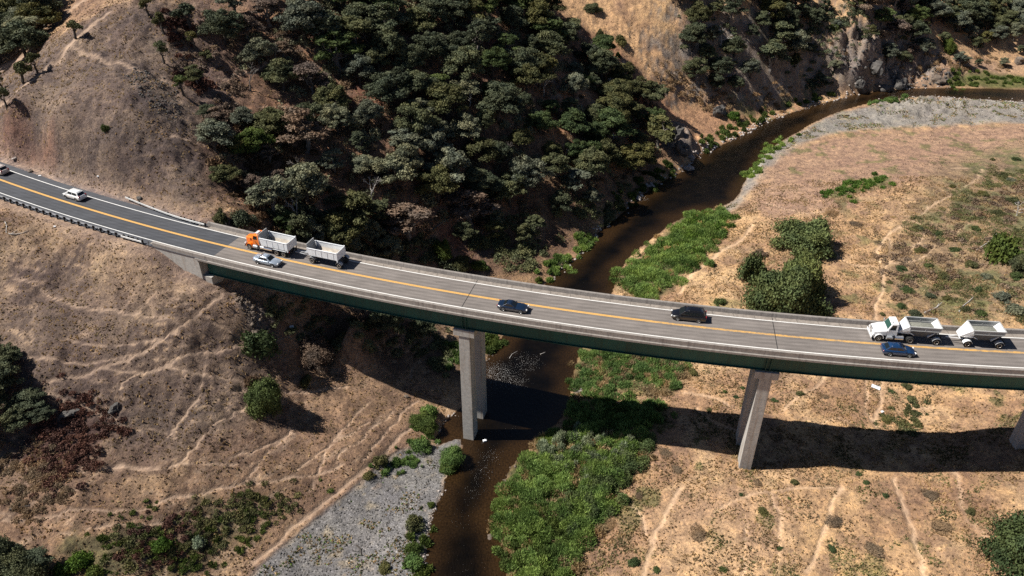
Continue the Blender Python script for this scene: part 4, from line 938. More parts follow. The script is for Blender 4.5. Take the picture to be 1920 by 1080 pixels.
for (x_, y_), r_, h_, lab in (((-34, 119), 4.2, 8.0, 'dark oak added for shade behind the left span, hidden by the deck, leftmost of three'), ((-28, 121), 4.0, 8.0, 'dark oak added for shade behind the left span, hidden by the deck, middle of three'), ((-23, 117.5), 3.6, 7.0, 'dark oak added for shade behind the left span, hidden by the deck, nearest the river pier'), ((-17, 121), 3.0, 5.0, 'small dark oak on the shaded bank left of the river pier')):
    put_tree((x_, y_), r_, h_, 'dark', lab, None, 'oak', name='oak_tree')  # unseen oaks behind the deck, added to shade the bank
_bt = [(520,120,'above the left part of the wood'),(600,80,'near the top left of the wood'),(640,230,'in the left middle of the wood'),(700,380,'low in the wood over the white dump trailer'),(780,250,'in the heart of the wood'),(880,200,'high in the middle of the wood'),(950,300,'in the lower right middle of the wood'),(1020,180,'high in the right half of the wood'),
 (1100,120,'close to the upper right edge of the wood'),(1150,260,'near the right tip of the wood'),(900,400,'on the shaded slope behind the bridge deck'),(560,420,'low in the rusty brush above the dump truck'),(470,170,'at the left fringe of the wood'),(1350,90,'on the far slope wood'),(1700,90,'above the cliff boulders')]
for i, (u, v, wl) in enumerate(_bt): put_bare(hit(u, v), random.uniform(1.0, 1.5), 'grey leafless tree '+wl, i)
# ------------------------------------------------------------------ growth nobody could count
def thicket(name, L, n_lobes, r_rng, h_rng, nleaf, mat, seed, label, cat, size=.2, extra=None, aspect=3.4, dens=None):
    P = pixpoly(L, 1) if not isinstance(L, np.ndarray) else L
    rs = np.random.RandomState(seed); lo = P.min(0); hi = P.max(0); c = []
    while len(c) < n_lobes:
        x = rs.uniform(lo[0], hi[0], 4000); y = rs.uniform(lo[1], hi[1], 4000); k = inside(x, y, P)
        if dens is not None: k &= rs.rand(4000) < dens(x, y)
        c += list(zip(x[k], y[k]))
    c = np.array(c[:n_lobes])+rs.normal(size=(n_lobes, 2))*(1.3 if ('weed' in name or 'brush' in name) else .95); r = rs.uniform(*r_rng, n_lobes); h = rs.uniform(*h_rng, n_lobes); z = hgt(c[:, 0], c[:, 1])
    w = r*r; which = rs.choice(n_lobes, nleaf, p=w/w.sum())
    d = rs.normal(size=(nleaf, 3)); d[:, 2] = np.abs(d[:, 2]); d /= np.linalg.norm(d, axis=1)[:, None]
    q = rs.uniform(.3, 1, nleaf)**.5
    cen = np.c_[c[which]+d[:, :2]*(r[which]*q)[:, None], z[which]+d[:, 2]*h[which]*q]
    lt = rs.uniform(0, 1, n_lobes); tint = np.clip((.5*lt[which]+.75*fbm(cen[:, 0], cen[:, 1], 4, 3, seed))*1.2-.12+rs.normal(size=nleaf)*.12, 0, 1)
    if mat in ('willow', 'silver', 'green', 'bright', 'straw') and 'brush' not in name:
        t = rs.normal(size=(nleaf, 3))*.42+d*.5+np.array([0, 0, .75]); t /= np.linalg.norm(t, axis=1)[:, None]
        b = np.cross(t, rs.normal(size=(nleaf, 3))); b /= np.linalg.norm(b, axis=1)[:, None]; sz = size*rs.uniform(.6, 1.4, nleaf); t = t*(sz*aspect*.6)[:, None]; b = b*(sz*.42)[:, None]
        V = np.stack([cen-t-b*.5, cen-t*.2+b, cen+t, cen-t*.2-b], 1).reshape(-1, 3); Fc = np.arange(4*nleaf).reshape(-1, 4); tt = tint
    else: V, Fc, tt = leaves(cen, d*np.array([1, 1, .6]), size, rs, tint, .35, aspect*.75)
    o = np_mesh(name, V, Fc, L_[mat], False, {'tint': ('FACE', 'FLOAT', tint)}); tag(o, label, cat, kind='stuff'); return o
thicket('willow_thicket', G_THICK[0], 230, (.8, 2.1), (.5, 2.5), 120000, 'willow', 1, 'dense green willow thicket on the near river bank below the bridge', 'willow thicket', .12)
thicket('silver_willows', [(1010,850),(1060,815),(1200,815),(1180,860),(1100,900),(1060,920)], 45, (.5, 1.1), (1.2, 2.3), 22000, 'silver', 2, 'silvery willow growth on top of the near bank thicket', 'willow growth', .12)
thicket('dark_willows', [(1040,1000),(1100,880),(1215,825),(1215,850),(1140,960),(1090,1000)], 80, (.6, 1.3), (1.1, 2.2), 30000, 'mid', 12, 'darker green willows along the right side of the near bank thicket', 'willow growth', .12)
thicket('bright_willows', [(940,1085),(940,980),(1000,900),(1050,960),(1050,1085)], 80, (.5, 1.1), (.9, 1.7), 26000, 'green', 13, 'bright green willows along the water on the near bank thicket', 'willow growth', .12)
thicket('willow_thicket', G_THICK[1], 170, (.8, 2.0), (.5, 2.1), 64000, 'willow', 3, 'green reed and willow thicket on the river bank behind the bridge', 'willow thicket', .14)
thicket('green_reeds', [(1290,400),(1375,400),(1365,430),(1310,480),(1240,490),(1260,440)], 120, (.7, 1.3), (.9, 1.4), 32000, 'bright', 14, 'deep green reeds at the upper end of the thicket behind the bridge', 'reeds', .14)
thicket('willow_thicket', G_THICK[2], 190, (.6, 1.3), (.4, 1.1), 44000, 'willow', 4, 'patchy green thicket just in front of the bridge right of the river', 'willow thicket', .14, dens=lambda x, y: sst(.4, .5, fbm(x, y, 5, 3, 66)))
thicket('willow_thicket', G_THICK[3], 110, (.7, 1.4), (.5, 1.4), 15000, 'willow', 5, 'green thicket lying in the bridge shadow', 'willow thicket', .2)
thicket('dry_reeds', G_THICK[0], 80, (.6, 1.3), (.5, 1.1), 13000, 'straw', 15, 'straw-coloured dry grass showing through the near bank thicket', 'dry grass', .2)
thicket('dry_reeds', G_THICK[2], 90, (.5, 1.2), (.3, .7), 10000, 'straw', 16, 'straw-coloured dry grass in the patchy thicket in front of the bridge', 'dry grass', .2)
thicket('dry_reeds', G_THICK[1], 40, (.5, 1.2), (.5, 1.0), 5000, 'straw', 17, 'straw-coloured dry grass in the thicket behind the bridge', 'dry grass', .2)
# bank-side strips of green
def strip_growth(name, L, width, n, mat, seed, lab, hr=(.5, 1.2), rr=(.5, 1.1), nleaf=9000, cat='bank growth'):
    P = pixpoly(L, 1, False)[:, :2]; d = np.gradient(P, axis=0); nn = np.c_[-d[:, 1], d[:, 0]]; nn /= np.linalg.norm(nn, axis=1)[:, None]
    return thicket(name, np.vstack([P+nn*width/2, (P-nn*width/2)[::-1]]), n, rr, hr, nleaf, mat, seed, lab, cat, .2)
strip_growth('bank_willows', [(1020,515),(1060,495),(1085,470),(1112,440)], 3.6, 40, 'willow', 21, 'lit green willows along the far water edge just behind the bridge', nleaf=7000)
strip_growth('bank_willows', [(1140,405),(1170,385),(1190,355),(1225,330),(1265,305)], 3.0, 40, 'green', 22, 'green growth on the far bank at the river narrows', nleaf=6000)
strip_growth('bank_willows', [(1310,282),(1340,262),(1370,245),(1410,232),(1445,212)], 4.0, 46, 'green', 23, 'green hedge-like growth along the far water edge above the narrows', (.7, 1.6), nleaf=9000)
strip_growth('bank_willows', [(1478,196),(1510,188),(1540,182),(1570,178)], 2.4, 16, 'green', 24, 'small green clumps along the far water edge below the cliff', nleaf=3500)
strip_growth('bank_reeds', [(1400,335),(1425,300),(1450,278),(1480,262),(1500,248)], 3.2, 44, 'willow', 25, 'yellow-green reeds along the near water edge of the grey bar', nleaf=8000)
strip_growth('bank_reeds', [(1625,196),(1650,193),(1690,185)], 3.6, 24, 'willow', 26, 'yellow-green reed patch at the head of the grey bar', nleaf=4000)
strip_growth('bank_reeds', [(1775,160),(1820,148),(1870,150),(1930,156)], 9.0, 70, 'green', 27, 'green reeds on the far bank at the upper right', (.4, .9), nleaf=11000)
strip_growth('bank_willows', [(775,1085),(778,1050),(786,1010),(796,985)], 1.2, 14, 'green', 28, 'green growth along the left water edge at the bottom', (.4, .9), (.4, .8), 3000)
strip_growth('bank_willows', [(905,632),(920,640),(928,652)], 3.0, 16, 'green', 29, 'green growth on the shaded bank under the bridge', nleaf=3000)
strip_growth('bank_willows', [(845,690),(855,672),(862,650)], 2.2, 12, 'willow', 30, 'yellow-green weeds on the bank left of the river pier top', nleaf=2500)
strip_growth('green_weeds', [(1555,372),(1580,358),(1625,342),(1662,335)], 4.5, 50, 'bright', 31, 'patch of green weeds on the flat beyond the big bushes', (.3, .8), nleaf=6000, cat='weeds')
thicket('red_brush', [(60,900),(60,800),(90,730),(150,725),(215,790),(235,835),(180,870),(120,920)], 210, (.3, .9), (.2, .6), 17000, 'red', 41, 'dark red poison oak brush on the left slope', 'brush', .15, dens=lambda x, y: .12+sst(.44, .60, fbm(x, y, 3, 4, 51)))
thicket('grey_brush', [(-20,960),(-20,840),(60,830),(130,870),(130,940),(60,980)], 170, (.3, .8), (.15, .4), 14000, 'brownweed', 42, 'grey brown dry brush at the left edge below the red brush', 'brush', .12, dens=lambda x, y: sst(.42, .58, fbm(x, y, 3, 4, 69)))
thicket('green_weeds', [(100,1090),(190,1000),(330,965),(450,950),(490,985),(420,1050),(340,1090)], 150, (.3, .8), (.12, .5), 14000, 'olive', 43, 'mixed olive weeds along the foot of the left slope', 'weeds', .12, dens=lambda x, y: sst(.44, .58, fbm(x, y, 3, 4, 52)))
thicket('green_weeds', [(400,960),(520,905),(560,920),(540,960),(440,1000)], 80, (.3, .8), (.15, .5), 8000, 'olive', 44, 'olive weeds on the lower left slope above the gravel bar', 'weeds', .12, dens=lambda x, y: sst(.44, .58, fbm(x, y, 3, 4, 52)))
thicket('red_brush', [(250,1010),(300,975),(350,990),(345,1030),(290,1060),(250,1050)], 60, (.3, .8), (.15, .45), 7000, 'red', 45, 'small reddish brush around the round bright green bush', 'brush', .12)
thicket('red_brush', [(280,30),(330,20),(360,90),(420,130),(470,150),(440,170),(350,160),(330,110)], 110, (.4, 1.1), (.3, .8), 9000, 'red', 46, 'red brush on the ridge below the small trees', 'brush', .24, dens=lambda x, y: sst(.45, .6, fbm(x, y, 5, 3, 53)))
thicket('wood_underbrush', woods[0][1], 900, (.5, 1.5), (.4, 1.3), 52000, 'brownweed', 47, 'dry brown underbrush between the oaks of the wooded slope', 'underbrush', .26, dens=lambda x, y: .15+sst(.45, .6, fbm(x, y, 7, 3, 54)))
thicket('wood_underbrush', [(480,440),(500,400),(420,330),(390,250),(560,230),(620,420)], 160, (.6, 1.4), (.5, 1.4), 16000, 'rust', 48, 'rusty brown brush at the left foot of the wood', 'underbrush', .26)
thicket('wood_underbrush', [(560,450),(500,400),(620,380),(760,440),(900,500),(800,490),(700,470)], 190, (.7, 1.5), (.6, 1.8), 24000, 'dark', 49, 'dark green brush along the foot of the wood behind the bridge', 'underbrush', .26)
thicket('wood_underbrush', [(1250,-10),(1900,-10),(1900,60),(1700,110),(1480,150),(1300,160)], 260, (.6, 1.6), (.5, 1.4), 22000, 'dark', 50, 'dark scrub among the trees of the far upper right slope', 'underbrush', .28, dens=lambda x, y: sst(.47, .6, fbm(x, y, 9, 3, 55)))
thicket('flat_brush', [(1690,420),(1760,400),(1810,330),(1990,290),(1990,600),(1860,605),(1700,605),(1680,540),(1720,470)], 480, (.5, 1.5), (.1, .6), 36000, 'olive', 56, 'olive and grey low brush covering the flat behind the bridge at the right', 'brush', .15, dens=lambda x, y: sst(.50, .62, fbm(x, y, 6, 4, 56)))
thicket('flat_brush', [(1640,480),(1760,420),(1990,280),(1990,600),(1700,605)], 260, (.5, 1.5), (.15, .6), 15000, 'dry', 57, 'grey mauve dry brush between the olive brush at the right', 'brush', .22, dens=lambda x, y: sst(.5, .6, fbm(x, y, 6, 4, 57)))
thicket('flat_brush', [(1655,720),(1720,730),(1740,800),(1690,815),(1650,800)], 45, (.3, .9), (.1, .35), 3500, 'olive', 58, 'olive weeds beside the trail just in front of the bridge', 'brush', .2, dens=lambda x, y: sst(.45, .56, fbm(x, y, 4, 4, 58)))
thicket('oak_scrub', woods[0][1], 420, (.7, 1.9), (.6, 2.2), 60000, 'grey', 65, 'grey-green oak scrub filling gaps between the trees of the wooded slope', 'scrub', .2, dens=lambda x, y: .1+sst(.46, .6, fbm(x, y, 9, 3, 67)))
thicket('oak_scrub', [(880,430),(1000,390),(1180,350),(1215,345),(1130,425),(1060,490),(1010,520),(900,500)], 120, (.6, 1.7), (.5, 2.0), 18000, 'dark', 66, 'dark scrub on the shaded bank between the wood and the river', 'scrub', .2, dens=lambda x, y: sst(.42, .55, fbm(x, y, 7, 3, 68)))
thicket('green_weeds', [(90,1090),(150,1010),(330,930),(560,880),(640,880),(560,960),(480,1030),(400,1090)], 150, (.2, .6), (.1, .4), 10000, 'green', 81, 'scattered fresher green weeds at the foot of the left slope', 'weeds', .12, dens=lambda x, y: sst(.5, .62, fbm(x, y, 3.5, 4, 82)))
thicket('green_weeds', [(690,900),(740,850),(780,800),(820,810),(800,850),(740,890)], 50, (.2, .7), (.15, .6), 6000, 'willow', 83, 'yellow-green weeds at the head of the lower left gravel bar', 'weeds', .14)
thicket('spur_scrub', [(1440,60),(1540,0),(1640,0),(1650,110),(1560,150),(1450,170)], 150, (.5, 1.5), (.3, 1.2), 15000, 'dark', 84, 'dark scrub spotting the bare spur at the upper right', 'scrub', .2, dens=lambda x, y: .1+sst(.5, .62, fbm(x, y, 7, 4, 85)))
thicket('spur_scrub', [(1180,130),(1300,200),(1420,230),(1560,165),(1700,150),(1900,130),(1900,90),(1560,120),(1400,180),(1300,120)], 260, (.4, 1.3), (.2, .9), 20000, 'brownweed', 86, 'brown scrub over the slope above the far river bank', 'scrub', .2, dens=lambda x, y: sst(.46, .6, fbm(x, y, 7, 4, 87)))
thicket('bank_scrub', [(440,560),(600,580),(760,610),(860,620),(880,680),(840,700),(780,660),(660,640),(560,640)], 130, (.5, 1.4), (.3, 1.3), 15000, 'dark', 88, 'dark scrub on the shaded bank under the left span of the bridge', 'scrub', .2, dens=lambda x, y: sst(.42, .58, fbm(x, y, 6, 4, 89)))
thicket('hill_scrub', [(330,20),(560,0),(560,200),(440,260),(330,160)], 150, (.4, 1.2), (.3, .9), 14000, 'dry', 90, 'mauve brown scrub on the slope at the left of the wood', 'scrub', .2, dens=lambda x, y: sst(.44, .6, fbm(x, y, 6, 4, 91)))
# dry grass tufts over all the open ground
def grass(n, box, seed, mat, label, size, dens, hmul=1.0, name='dry_grass'):
    rs = np.random.RandomState(seed); X = []; Y = []
    while sum(map(len, X)) < n:
        u = rs.uniform(-60, 1980, 60000); v = rs.uniform(box[0], box[1], 60000)
        # uniform over the ground seen, nearer ground sampled a little denser
        x0 = rs.uniform(-150, 190, 60000); y0 = 62+rs.rand(60000)**1.25*(box[3]-62)
        k = (rs.rand(60000) < dens(x0, y0)) & (np.abs(x0) < y0*.75+14); X.append(x0[k]); Y.append(y0[k])
    x = np.concatenate(X)[:n]; y = np.concatenate(Y)[:n]; z = hgt(x, y)
    d = rs.normal(size=(n, 3))*np.array([.5, .5, .1])+np.array([0, 0, 1]); d /= np.linalg.norm(d, axis=1)[:, None]
    s = size*rs.uniform(.5, 1.5, n); a = rs.uniform(0, 2*PI, n)
    side = np.c_[np.cos(a), np.sin(a), np.zeros(n)]
    b = np.c_[x, y, z-.04]
    V = np.stack([b-side*(s*.55)[:, None], b+side*(s*.55)[:, None], b+d*(s*hmul)[:, None]+side*(s*.15)[:, None]], 1)
    side2 = np.c_[-np.sin(a), np.cos(a), np.zeros(n)]
    V2 = np.stack([b-side2*(s*.55)[:, None], b+side2*(s*.55)[:, None], b+d*(s*hmul*.8)[:, None]-side*(s*.2)[:, None]], 1)
    V = np.concatenate([V, V2]).reshape(-1, 3); t = np.clip(fbm(x, y, 3, 3, 61)*1.5-.25+rs.normal(size=n)*.2, 0, 1)
    o = np_mesh(name, V, np.arange(len(V)).reshape(-1, 3), L_[mat], False, {'tint': ('FACE', 'FLOAT', np.r_[t, t])}); tag(o, label, 'grass', kind='stuff'); return o
gr1p = pixpoly(GR1, 1); gr2p = pixpoly(GR2, 1); woodp = [pixpoly(w_[1], 1) for w_ in woods]
def open_ground(x, y):
    k = (sdist(x, y, RIV, 20) > 1.2) & (sdist(x, y, gr1p, 20) > .4) & (sdist(x, y, gr2p, 20) > .6) & (hgt(x, y) > .3)
    k &= ~((np.abs(road_off(x, y)) < 6.2) & (x < END_W+10))
    for L, w_ in TRP: k &= segdist(x, y, L) > w_*.6+.1
    return k*1.0
TRP = [(pixpoly(L, 1, False), w_) for L, w_ in TR[:55]]
grass(70000, (300, 1100, 0, 190), 71, 'straw', 'sun-bleached straw-coloured grass over the slopes and river flat', .30, lambda x, y: open_ground(x, y)*(.06+sst(.42, .62, fbm(x, y, 4, 4, 62))*(.22+.6*(x > 10))))
grass(45000, (300, 1100, 0, 250), 72, 'brownweed', 'dry brown weeds scattered over the slopes and river flat', .27, lambda x, y: open_ground(x, y)*(.2+sst(.5, .66, fbm(x, y, 3.4, 4, 63))*(1-.45*(x > 10))), .8, 'dry_weeds')
grass(9000, (300, 1100, 0, 120), 73, 'olive', 'sparse olive weeds scattered over the river flat', .36, lambda x, y: open_ground(x, y)*(x > 5)*sst(.6, .72, fbm(x, y, 4, 3, 44)), .6, 'green_weeds')
def on_bar(x, y): return ((sdist(x, y, gr2p, 20) < -.5) | ((sdist(x, y, gr1p, 20) < -.3) & (rs.rand(len(x)) < .6)))*1.0*(sdist(x, y, RIV, 20) > .8)*sst(.52, .66, fbm(x, y, 3, 3, 64))
grass(1900, (300, 1100, 0, 260), 74, 'willow', 'sparse green weeds growing on the gravel bars', .36, on_bar, .7, 'gravel_weeds')
grass(3600, (300, 1100, 0, 260), 75, 'straw', 'dry straw tufts growing on the gravel bars', .36, on_bar, .7, 'gravel_tufts')
grass(2000, (300, 1100, 0, 260), 76, 'olive', 'olive tufts growing on the gravel bars', .36, on_bar, .7, 'gravel_tufts')
# ------------------------------------------------------------------ vehicles
def paint(name, c, rough=.28, metal=0): 
    t = NT(name); n = t.noise(1.5, 6, .7, t.obj()); gg = t.new('ShaderNodeTexCoord'); sz_ = t.new('ShaderNodeSeparateXYZ'); t.link(gg.outputs['Object'], sz_.inputs[0]); dirt = t.mixf(t.ramp(sz_.outputs[2], [(.25, .55), (.8, 0.0)]), c, (.16, .12, .09)); t.col(t.mul(t.ramp(n, [(.3, .86), (.7, 1.06)]), dirt)); t.p(Roughness=rough, Metallic=metal, Coat_Weight=.7, Coat_Roughness=.06); return t.m
M['glass'] = simple('dark_window_glass', (.012, .016, .018), .06, 0, .05, 1, .3)
M['glass_green'] = simple('greenish_windscreen', (.035, .085, .07), .06, 0, .05, 1, .3)
M['tyre'] = simple('tyre_rubber', (.018, .018, .018), .85)
M['rim'] = simple('bright_wheel_rim', (.62, .62, .62), .35, .5, .05, 2)
M['rim_dark'] = simple('dull_wheel_rim', (.33, .33, .33), .4, .4, .05, 2)
M['lamp'] = simple('headlamp_lens', (.75, .75, .75), .1, 0, .03)
M['redlamp'] = simple('tail_lamp_lens', (.35, .02, .02), .2, 0, .03)
M['black'] = simple('black_trim', (.014, .014, .015), .6)
M['chrome'] = simple('polished_aluminium', (.75, .75, .76), .22, .8, .04, 2)
M['white_paint'] = paint('white_paint', (.82, .82, .82)); M['silver_paint'] = paint('silver_paint', (.36, .42, .50), .3, .35)
M['black_paint'] = paint('black_paint', (.006, .006, .008)); M['navy_paint'] = paint('navy_paint', (.006, .017, .042)); M['blue_paint'] = paint('dark_blue_paint', (.008, .035, .10))
M['orange_paint'] = paint('orange_paint', (.93, .215, .012)); M['beige_paint'] = paint('pale_beige_paint', (.60, .52, .48))
M['box_white'] = simple('dusty_white_box_paint', (.80, .82, .84), .5, 0, .14, 1.6)
M['box_inside'] = simple('scoured_box_floor', (.46, .41, .35), .6, 0, .32, 1.4)
M['box_grey'] = simple('grey_box_steel', (.30, .31, .31), .55, .1, .15, 1.2)
M['gravel_load'] = simple('grey_gravel_load', (.20, .20, .17), .95, 0, .35, 4)
M['belly_shade'] = simple('shade_dark_belly_steel', (.10, .105, .115), .6, 0, .25, 1.1)  # darkened to stand for shade on the inward-sloping sides
M['frame'] = simple('dark_truck_frame', (.03, .03, .033), .6)

def wheel(root, x, y, r, w, rim='rim', dual=False, frac=.62):
    s = 1 if y > 0 else -1
    t = MB().lathe_y((x, y, r), [(r*.55, -w/2), (r*.93, -w/2), (r, -w*.32), (r, w*.32), (r*.93, w/2), (r*.55, w/2)], 22)
    if dual: t.lathe_y((x, y-s*(w+.05), r), [(r*.55, -w/2), (r*.93, -w/2), (r, -w*.32), (r, w*.32), (r*.93, w/2), (r*.55, w/2)], 22)
    to = t.build('wheel', M['tyre'], root)
    e = w/2+.012
    ri = MB()
    if dual: ri.lathe_y((x, y, r), [(r*frac, -s*w*.1), (r*frac, s*e), (r*frac*.86, s*e), (r*frac*.74, s*(e-.09)), (r*.24, s*(e-.1)), (r*.2, s*(e-.03)), (.01, s*(e-.03))], 18)
    else: ri.lathe_y((x, y, r), [(r*frac, -s*w*.1), (r*frac, s*e), (r*frac*.9, s*e), (r*frac*.8, s*(e-.03)), (r*.25, s*(e-.02)), (.01, s*(e+.005))], 18)
    ri.build('rim', M[rim], to)
def quadpanel(root, name, A, B, C_, D, s0, s1, t0, t1, mat, off=.014):
    """patch of the face A-B-C-D (A,B bottom; D,C top), set proud of it"""
    A, B, C_, D = map(Vector, (A, B, C_, D))
    def P(s, t): return (A*(1-s)+B*s)*(1-t)+(D*(1-s)+C_*s)*t
    n = (B-A).cross(D-A); n.normalize(); c = P((s0+s1)/2, (t0+t1)/2)
    if n.dot(c-Vector((0, 0, .9))) < 0: n = -n
    q = [P(s0, t0), P(s1, t0), P(s1, t1), P(s0, t1)]
    return MB().hexa([p-n*.01 for p in q], [p+n*off for p in q]).build(name, mat, root)
def car(name, label, cat, paint_, L, W, H, st, gh, wr, wb, ax, rwheel=.33, rim='rim', glass='glass', roofmat=None, rack=False, clad=None, front_lamps=True):
    """st: stations (x share, half-width share, hood height, shoulder height, sill height); gh: cabin base/roof x shares and heights"""
    root = empty(name); tag(root, label, cat); hw = W/2; secs = []
    for xs, ws, zt, zs, z0 in st:
        x = xs*L/2; w = hw*ws
        secs.append([(x, -w*.82, z0), (x, -w*.97, z0+.10), (x, -w, (z0+zs)*.52), (x, -w*.975, zs), (x, -w*.80, zt-.02), (x, -w*.35, zt+.015), (x, w*.35, zt+.015), (x, w*.80, zt-.02), (x, w*.975, zs), (x, w, (z0+zs)*.52), (x, w*.97, z0+.10), (x, w*.82, z0)])
    b = MB().loft(secs).build('body', M[paint_], root, True, .03)
    xf, xtf, xtr, xr, zb, zr = gh; xf *= L/2; xtf *= L/2; xtr *= L/2; xr *= L/2
    cb = MB()
    def sec(x, wbm, wtp, z1): return [(x, -hw*wbm, zb), (x, -hw*wtp, z1-.04), (x, -hw*wtp*.7, z1), (x, hw*wtp*.7, z1), (x, hw*wtp, z1-.04), (x, hw*wbm, zb)]
    def isec(k, x): return sec(x, wb, wr, zr+k)
    cb.add([], [])
    base = [(xf, -hw*wb*.94, zb), (xf, hw*wb*.94, zb), (xr, hw*wb*.96, zb), (xr, -hw*wb*.96, zb)]
    roof = [(xtf, -hw*wr, zr-.03), (xtf, hw*wr, zr-.03), (xtr, hw*wr, zr-.03), (xtr, -hw*wr, zr-.03)]
    cb.hexa(base, roof); cb.build('cabin', M[paint_], root, False, .05, 3)
    rp = MB().loft([[(xtf+(xtr-xtf)*k, -hw*wr*.93, zr-.04), (xtf+(xtr-xtf)*k, -hw*wr*.6, zr-.005+q), (xtf+(xtr-xtf)*k, 0, zr+.012+q), (xtf+(xtr-xtf)*k, hw*wr*.6, zr-.005+q), (xtf+(xtr-xtf)*k, hw*wr*.93, zr-.04)] for k, q in ((.02, -.012), (.3, .012), (.7, .012), (.98, -.012))]).build('roof', M[roofmat or paint_], root, True)
    B0, B1, B2, B3 = base; T0, T1, T2, T3 = roof
    quadpanel(root, 'windshield', B0, B1, T1, T0, .07, .93, .10, .90, M[glass])
    quadpanel(root, 'rear_window', B3, B2, T2, T3, .09, .91, .22, .88, M[glass])
    for s, (P0, P1, Q1, Q0) in ((-1, (B0, B3, T3, T0)), (1, (B1, B2, T2, T1))):
        for a, c in ((.13, .47), (.51, .88)) if not rack else ((.12, .36), (.39, .64), (.67, .93)):
            quadpanel(root, 'side_window', P0, P1, Q1, Q0, a, c, .16, .86, M[glass])
        MB().box((xf-.28, s*(hw*.97), zb+.05), (.16, .16, .11)).build('mirror', M[paint_], root, False, .03)
    for xa in ax:
        for s in (-1, 1):
            MB().cyl((xa, s*(hw*.90), rwheel+.02), (xa, s*(hw*1.004), rwheel+.02), rwheel+.065, n=22).build('wheel_arch', M['black'], root)
            wheel(root, xa, s*(hw-.085), rwheel, .215, rim)
    fx, rx = st[-1][0]*L/2, st[0][0]*L/2
    for s in (-1, 1):
        MB().box((fx-.10, s*hw*.66, .66), (.16, .36, .15), s*-.22).build('headlight', M['lamp'], root, False, .03)
        MB().box((rx+.05, s*hw*.76, .82 if H < 1.6 else 1.0), (.12, .24, .16 if H < 1.6 else .34), s*.15).build('tail_light', M['redlamp'], root, False, .02)
    MB().box((fx-.03, 0, .52), (.08, hw*.9, .14)).build('grille', M['black'], root, False, .01)
    if rack:
        for s in (-1, 1): MB().box(((xtf+xtr)/2-.1, s*hw*wr*.78, zr+.05), ((xtf-xtr)*.8, .04, .035)).build('roof_rail', M['black'], root)
    return root
def place(root, u, v, off, head, z=DECK+.012):
    x = road_x(u, v, off, z); p = road_pt(x, off, z); root.location = p
    a = math.atan(float(road_s(x))); root.rotation_euler = (0, 0, a if head > 0 else a+PI); return x
SED = [(-1, .72, .78, .68, .42), (-.97, .90, .98, .80, .30), (-.80, .985, 1.02, .86, .20), (-.55, 1, .98, .87, .18), (0, 1, .93, .86, .17), (.40, 1, .92, .84, .17), (.62, .99, .86, .78, .18), (.88, .93, .74, .66, .20), (.97, .80, .62, .54, .28), (1, .66, .54, .46, .34)]
s1 = car('sedan_car', 'silver sedan driving beside the orange dump truck at the left end of the bridge', 'car', 'silver_paint', 4.85, 1.82, 1.47, SED, (.42, .12, -.36, -.70, .90, 1.45), .66, .88, (1.42, -1.38))
place(s1, 500, 497, -1.85, 1)
CP2 = [(-1, .74, .74, .66, .42), (-.96, .90, .93, .78, .30), (-.78, 1, .97, .84, .20), (-.5, 1, .93, .86, .18), (0, .97, .88, .82, .17), (.32, .98, .87, .80, .17), (.6, 1, .84, .76, .18), (.88, .95, .72, .62, .20), (.97, .82, .60, .52, .28), (1, .66, .52, .44, .34)]
s2 = car('coupe_car', 'dark navy two-door coupe driving on the middle of the bridge', 'car', 'navy_paint', 4.65, 1.84, 1.36, CP2, (.26, -.06, -.36, -.68, .86, 1.33), .64, .84, (1.38, -1.32), .34)
place(s2, 962, 581, -1.8, 1)
hs = [(-1, .80, .92, .78, .40), (-.97, .93, 1.02, .90, .28), (-.80, 1, 1.02, .92, .20), (0, 1, .96, .88, .18), (.42, 1, .95, .86, .18), (.62, .99, .88, .80, .18), (.90, .92, .74, .64, .2), (.97, .80, .62, .54, .28), (1, .66, .54, .46, .34)]
s3 = car('hatchback_car', 'dark blue hatchback driving beside the white tractor truck at the right', 'car', 'blue_paint', 4.45, 1.82, 1.48, hs, (.44, .12, -.62, -.90, .93, 1.46), .68, .88, (1.32, -1.28), .34)
place(s3, 1683, 664, -1.85, 1)
vn = [(-1, .86, 1.02, .86, .38), (-.975, .96, 1.10, .98, .26), (-.8, 1, 1.08, 1.0, .22), (0, 1, 1.02, .98, .2), (.5, 1, 1.0, .93, .2), (.68, .98, .94, .84, .2), (.9, .90, .78, .68, .22), (.975, .78, .66, .58, .3), (1, .64, .56, .5, .36)]
s4 = car('minivan_car', 'black minivan with roof rails driving left on the bridge', 'minivan', 'black_paint', 5.1, 1.98, 1.76, vn, (.56, .24, -.80, -.95, 1.04, 1.74), .74, .92, (1.55, -1.5), .35, rack=True)
place(s4, 1290, 598, 1.85, -1)
s5 = car('minivan_car', 'white minivan driving left on the dark asphalt before the bridge', 'minivan', 'white_paint', 4.75, 1.86, 1.72, vn, (.60, .26, -.78, -.96, 1.02, 1.70), .74, .90, (1.42, -1.38), .33, rim='rim_dark')
place(s5, 138, 372, 1.9, -1)
s6 = car('station_wagon', 'pale beige car cut off by the left edge on the far lane', 'car', 'beige_paint', 4.8, 1.86, 1.70, vn, (.48, .18, -.76, -.95, 1.02, 1.68), .74, .9, (1.42, -1.38), .34)
place(s6, -12, 327, 1.9, -1)

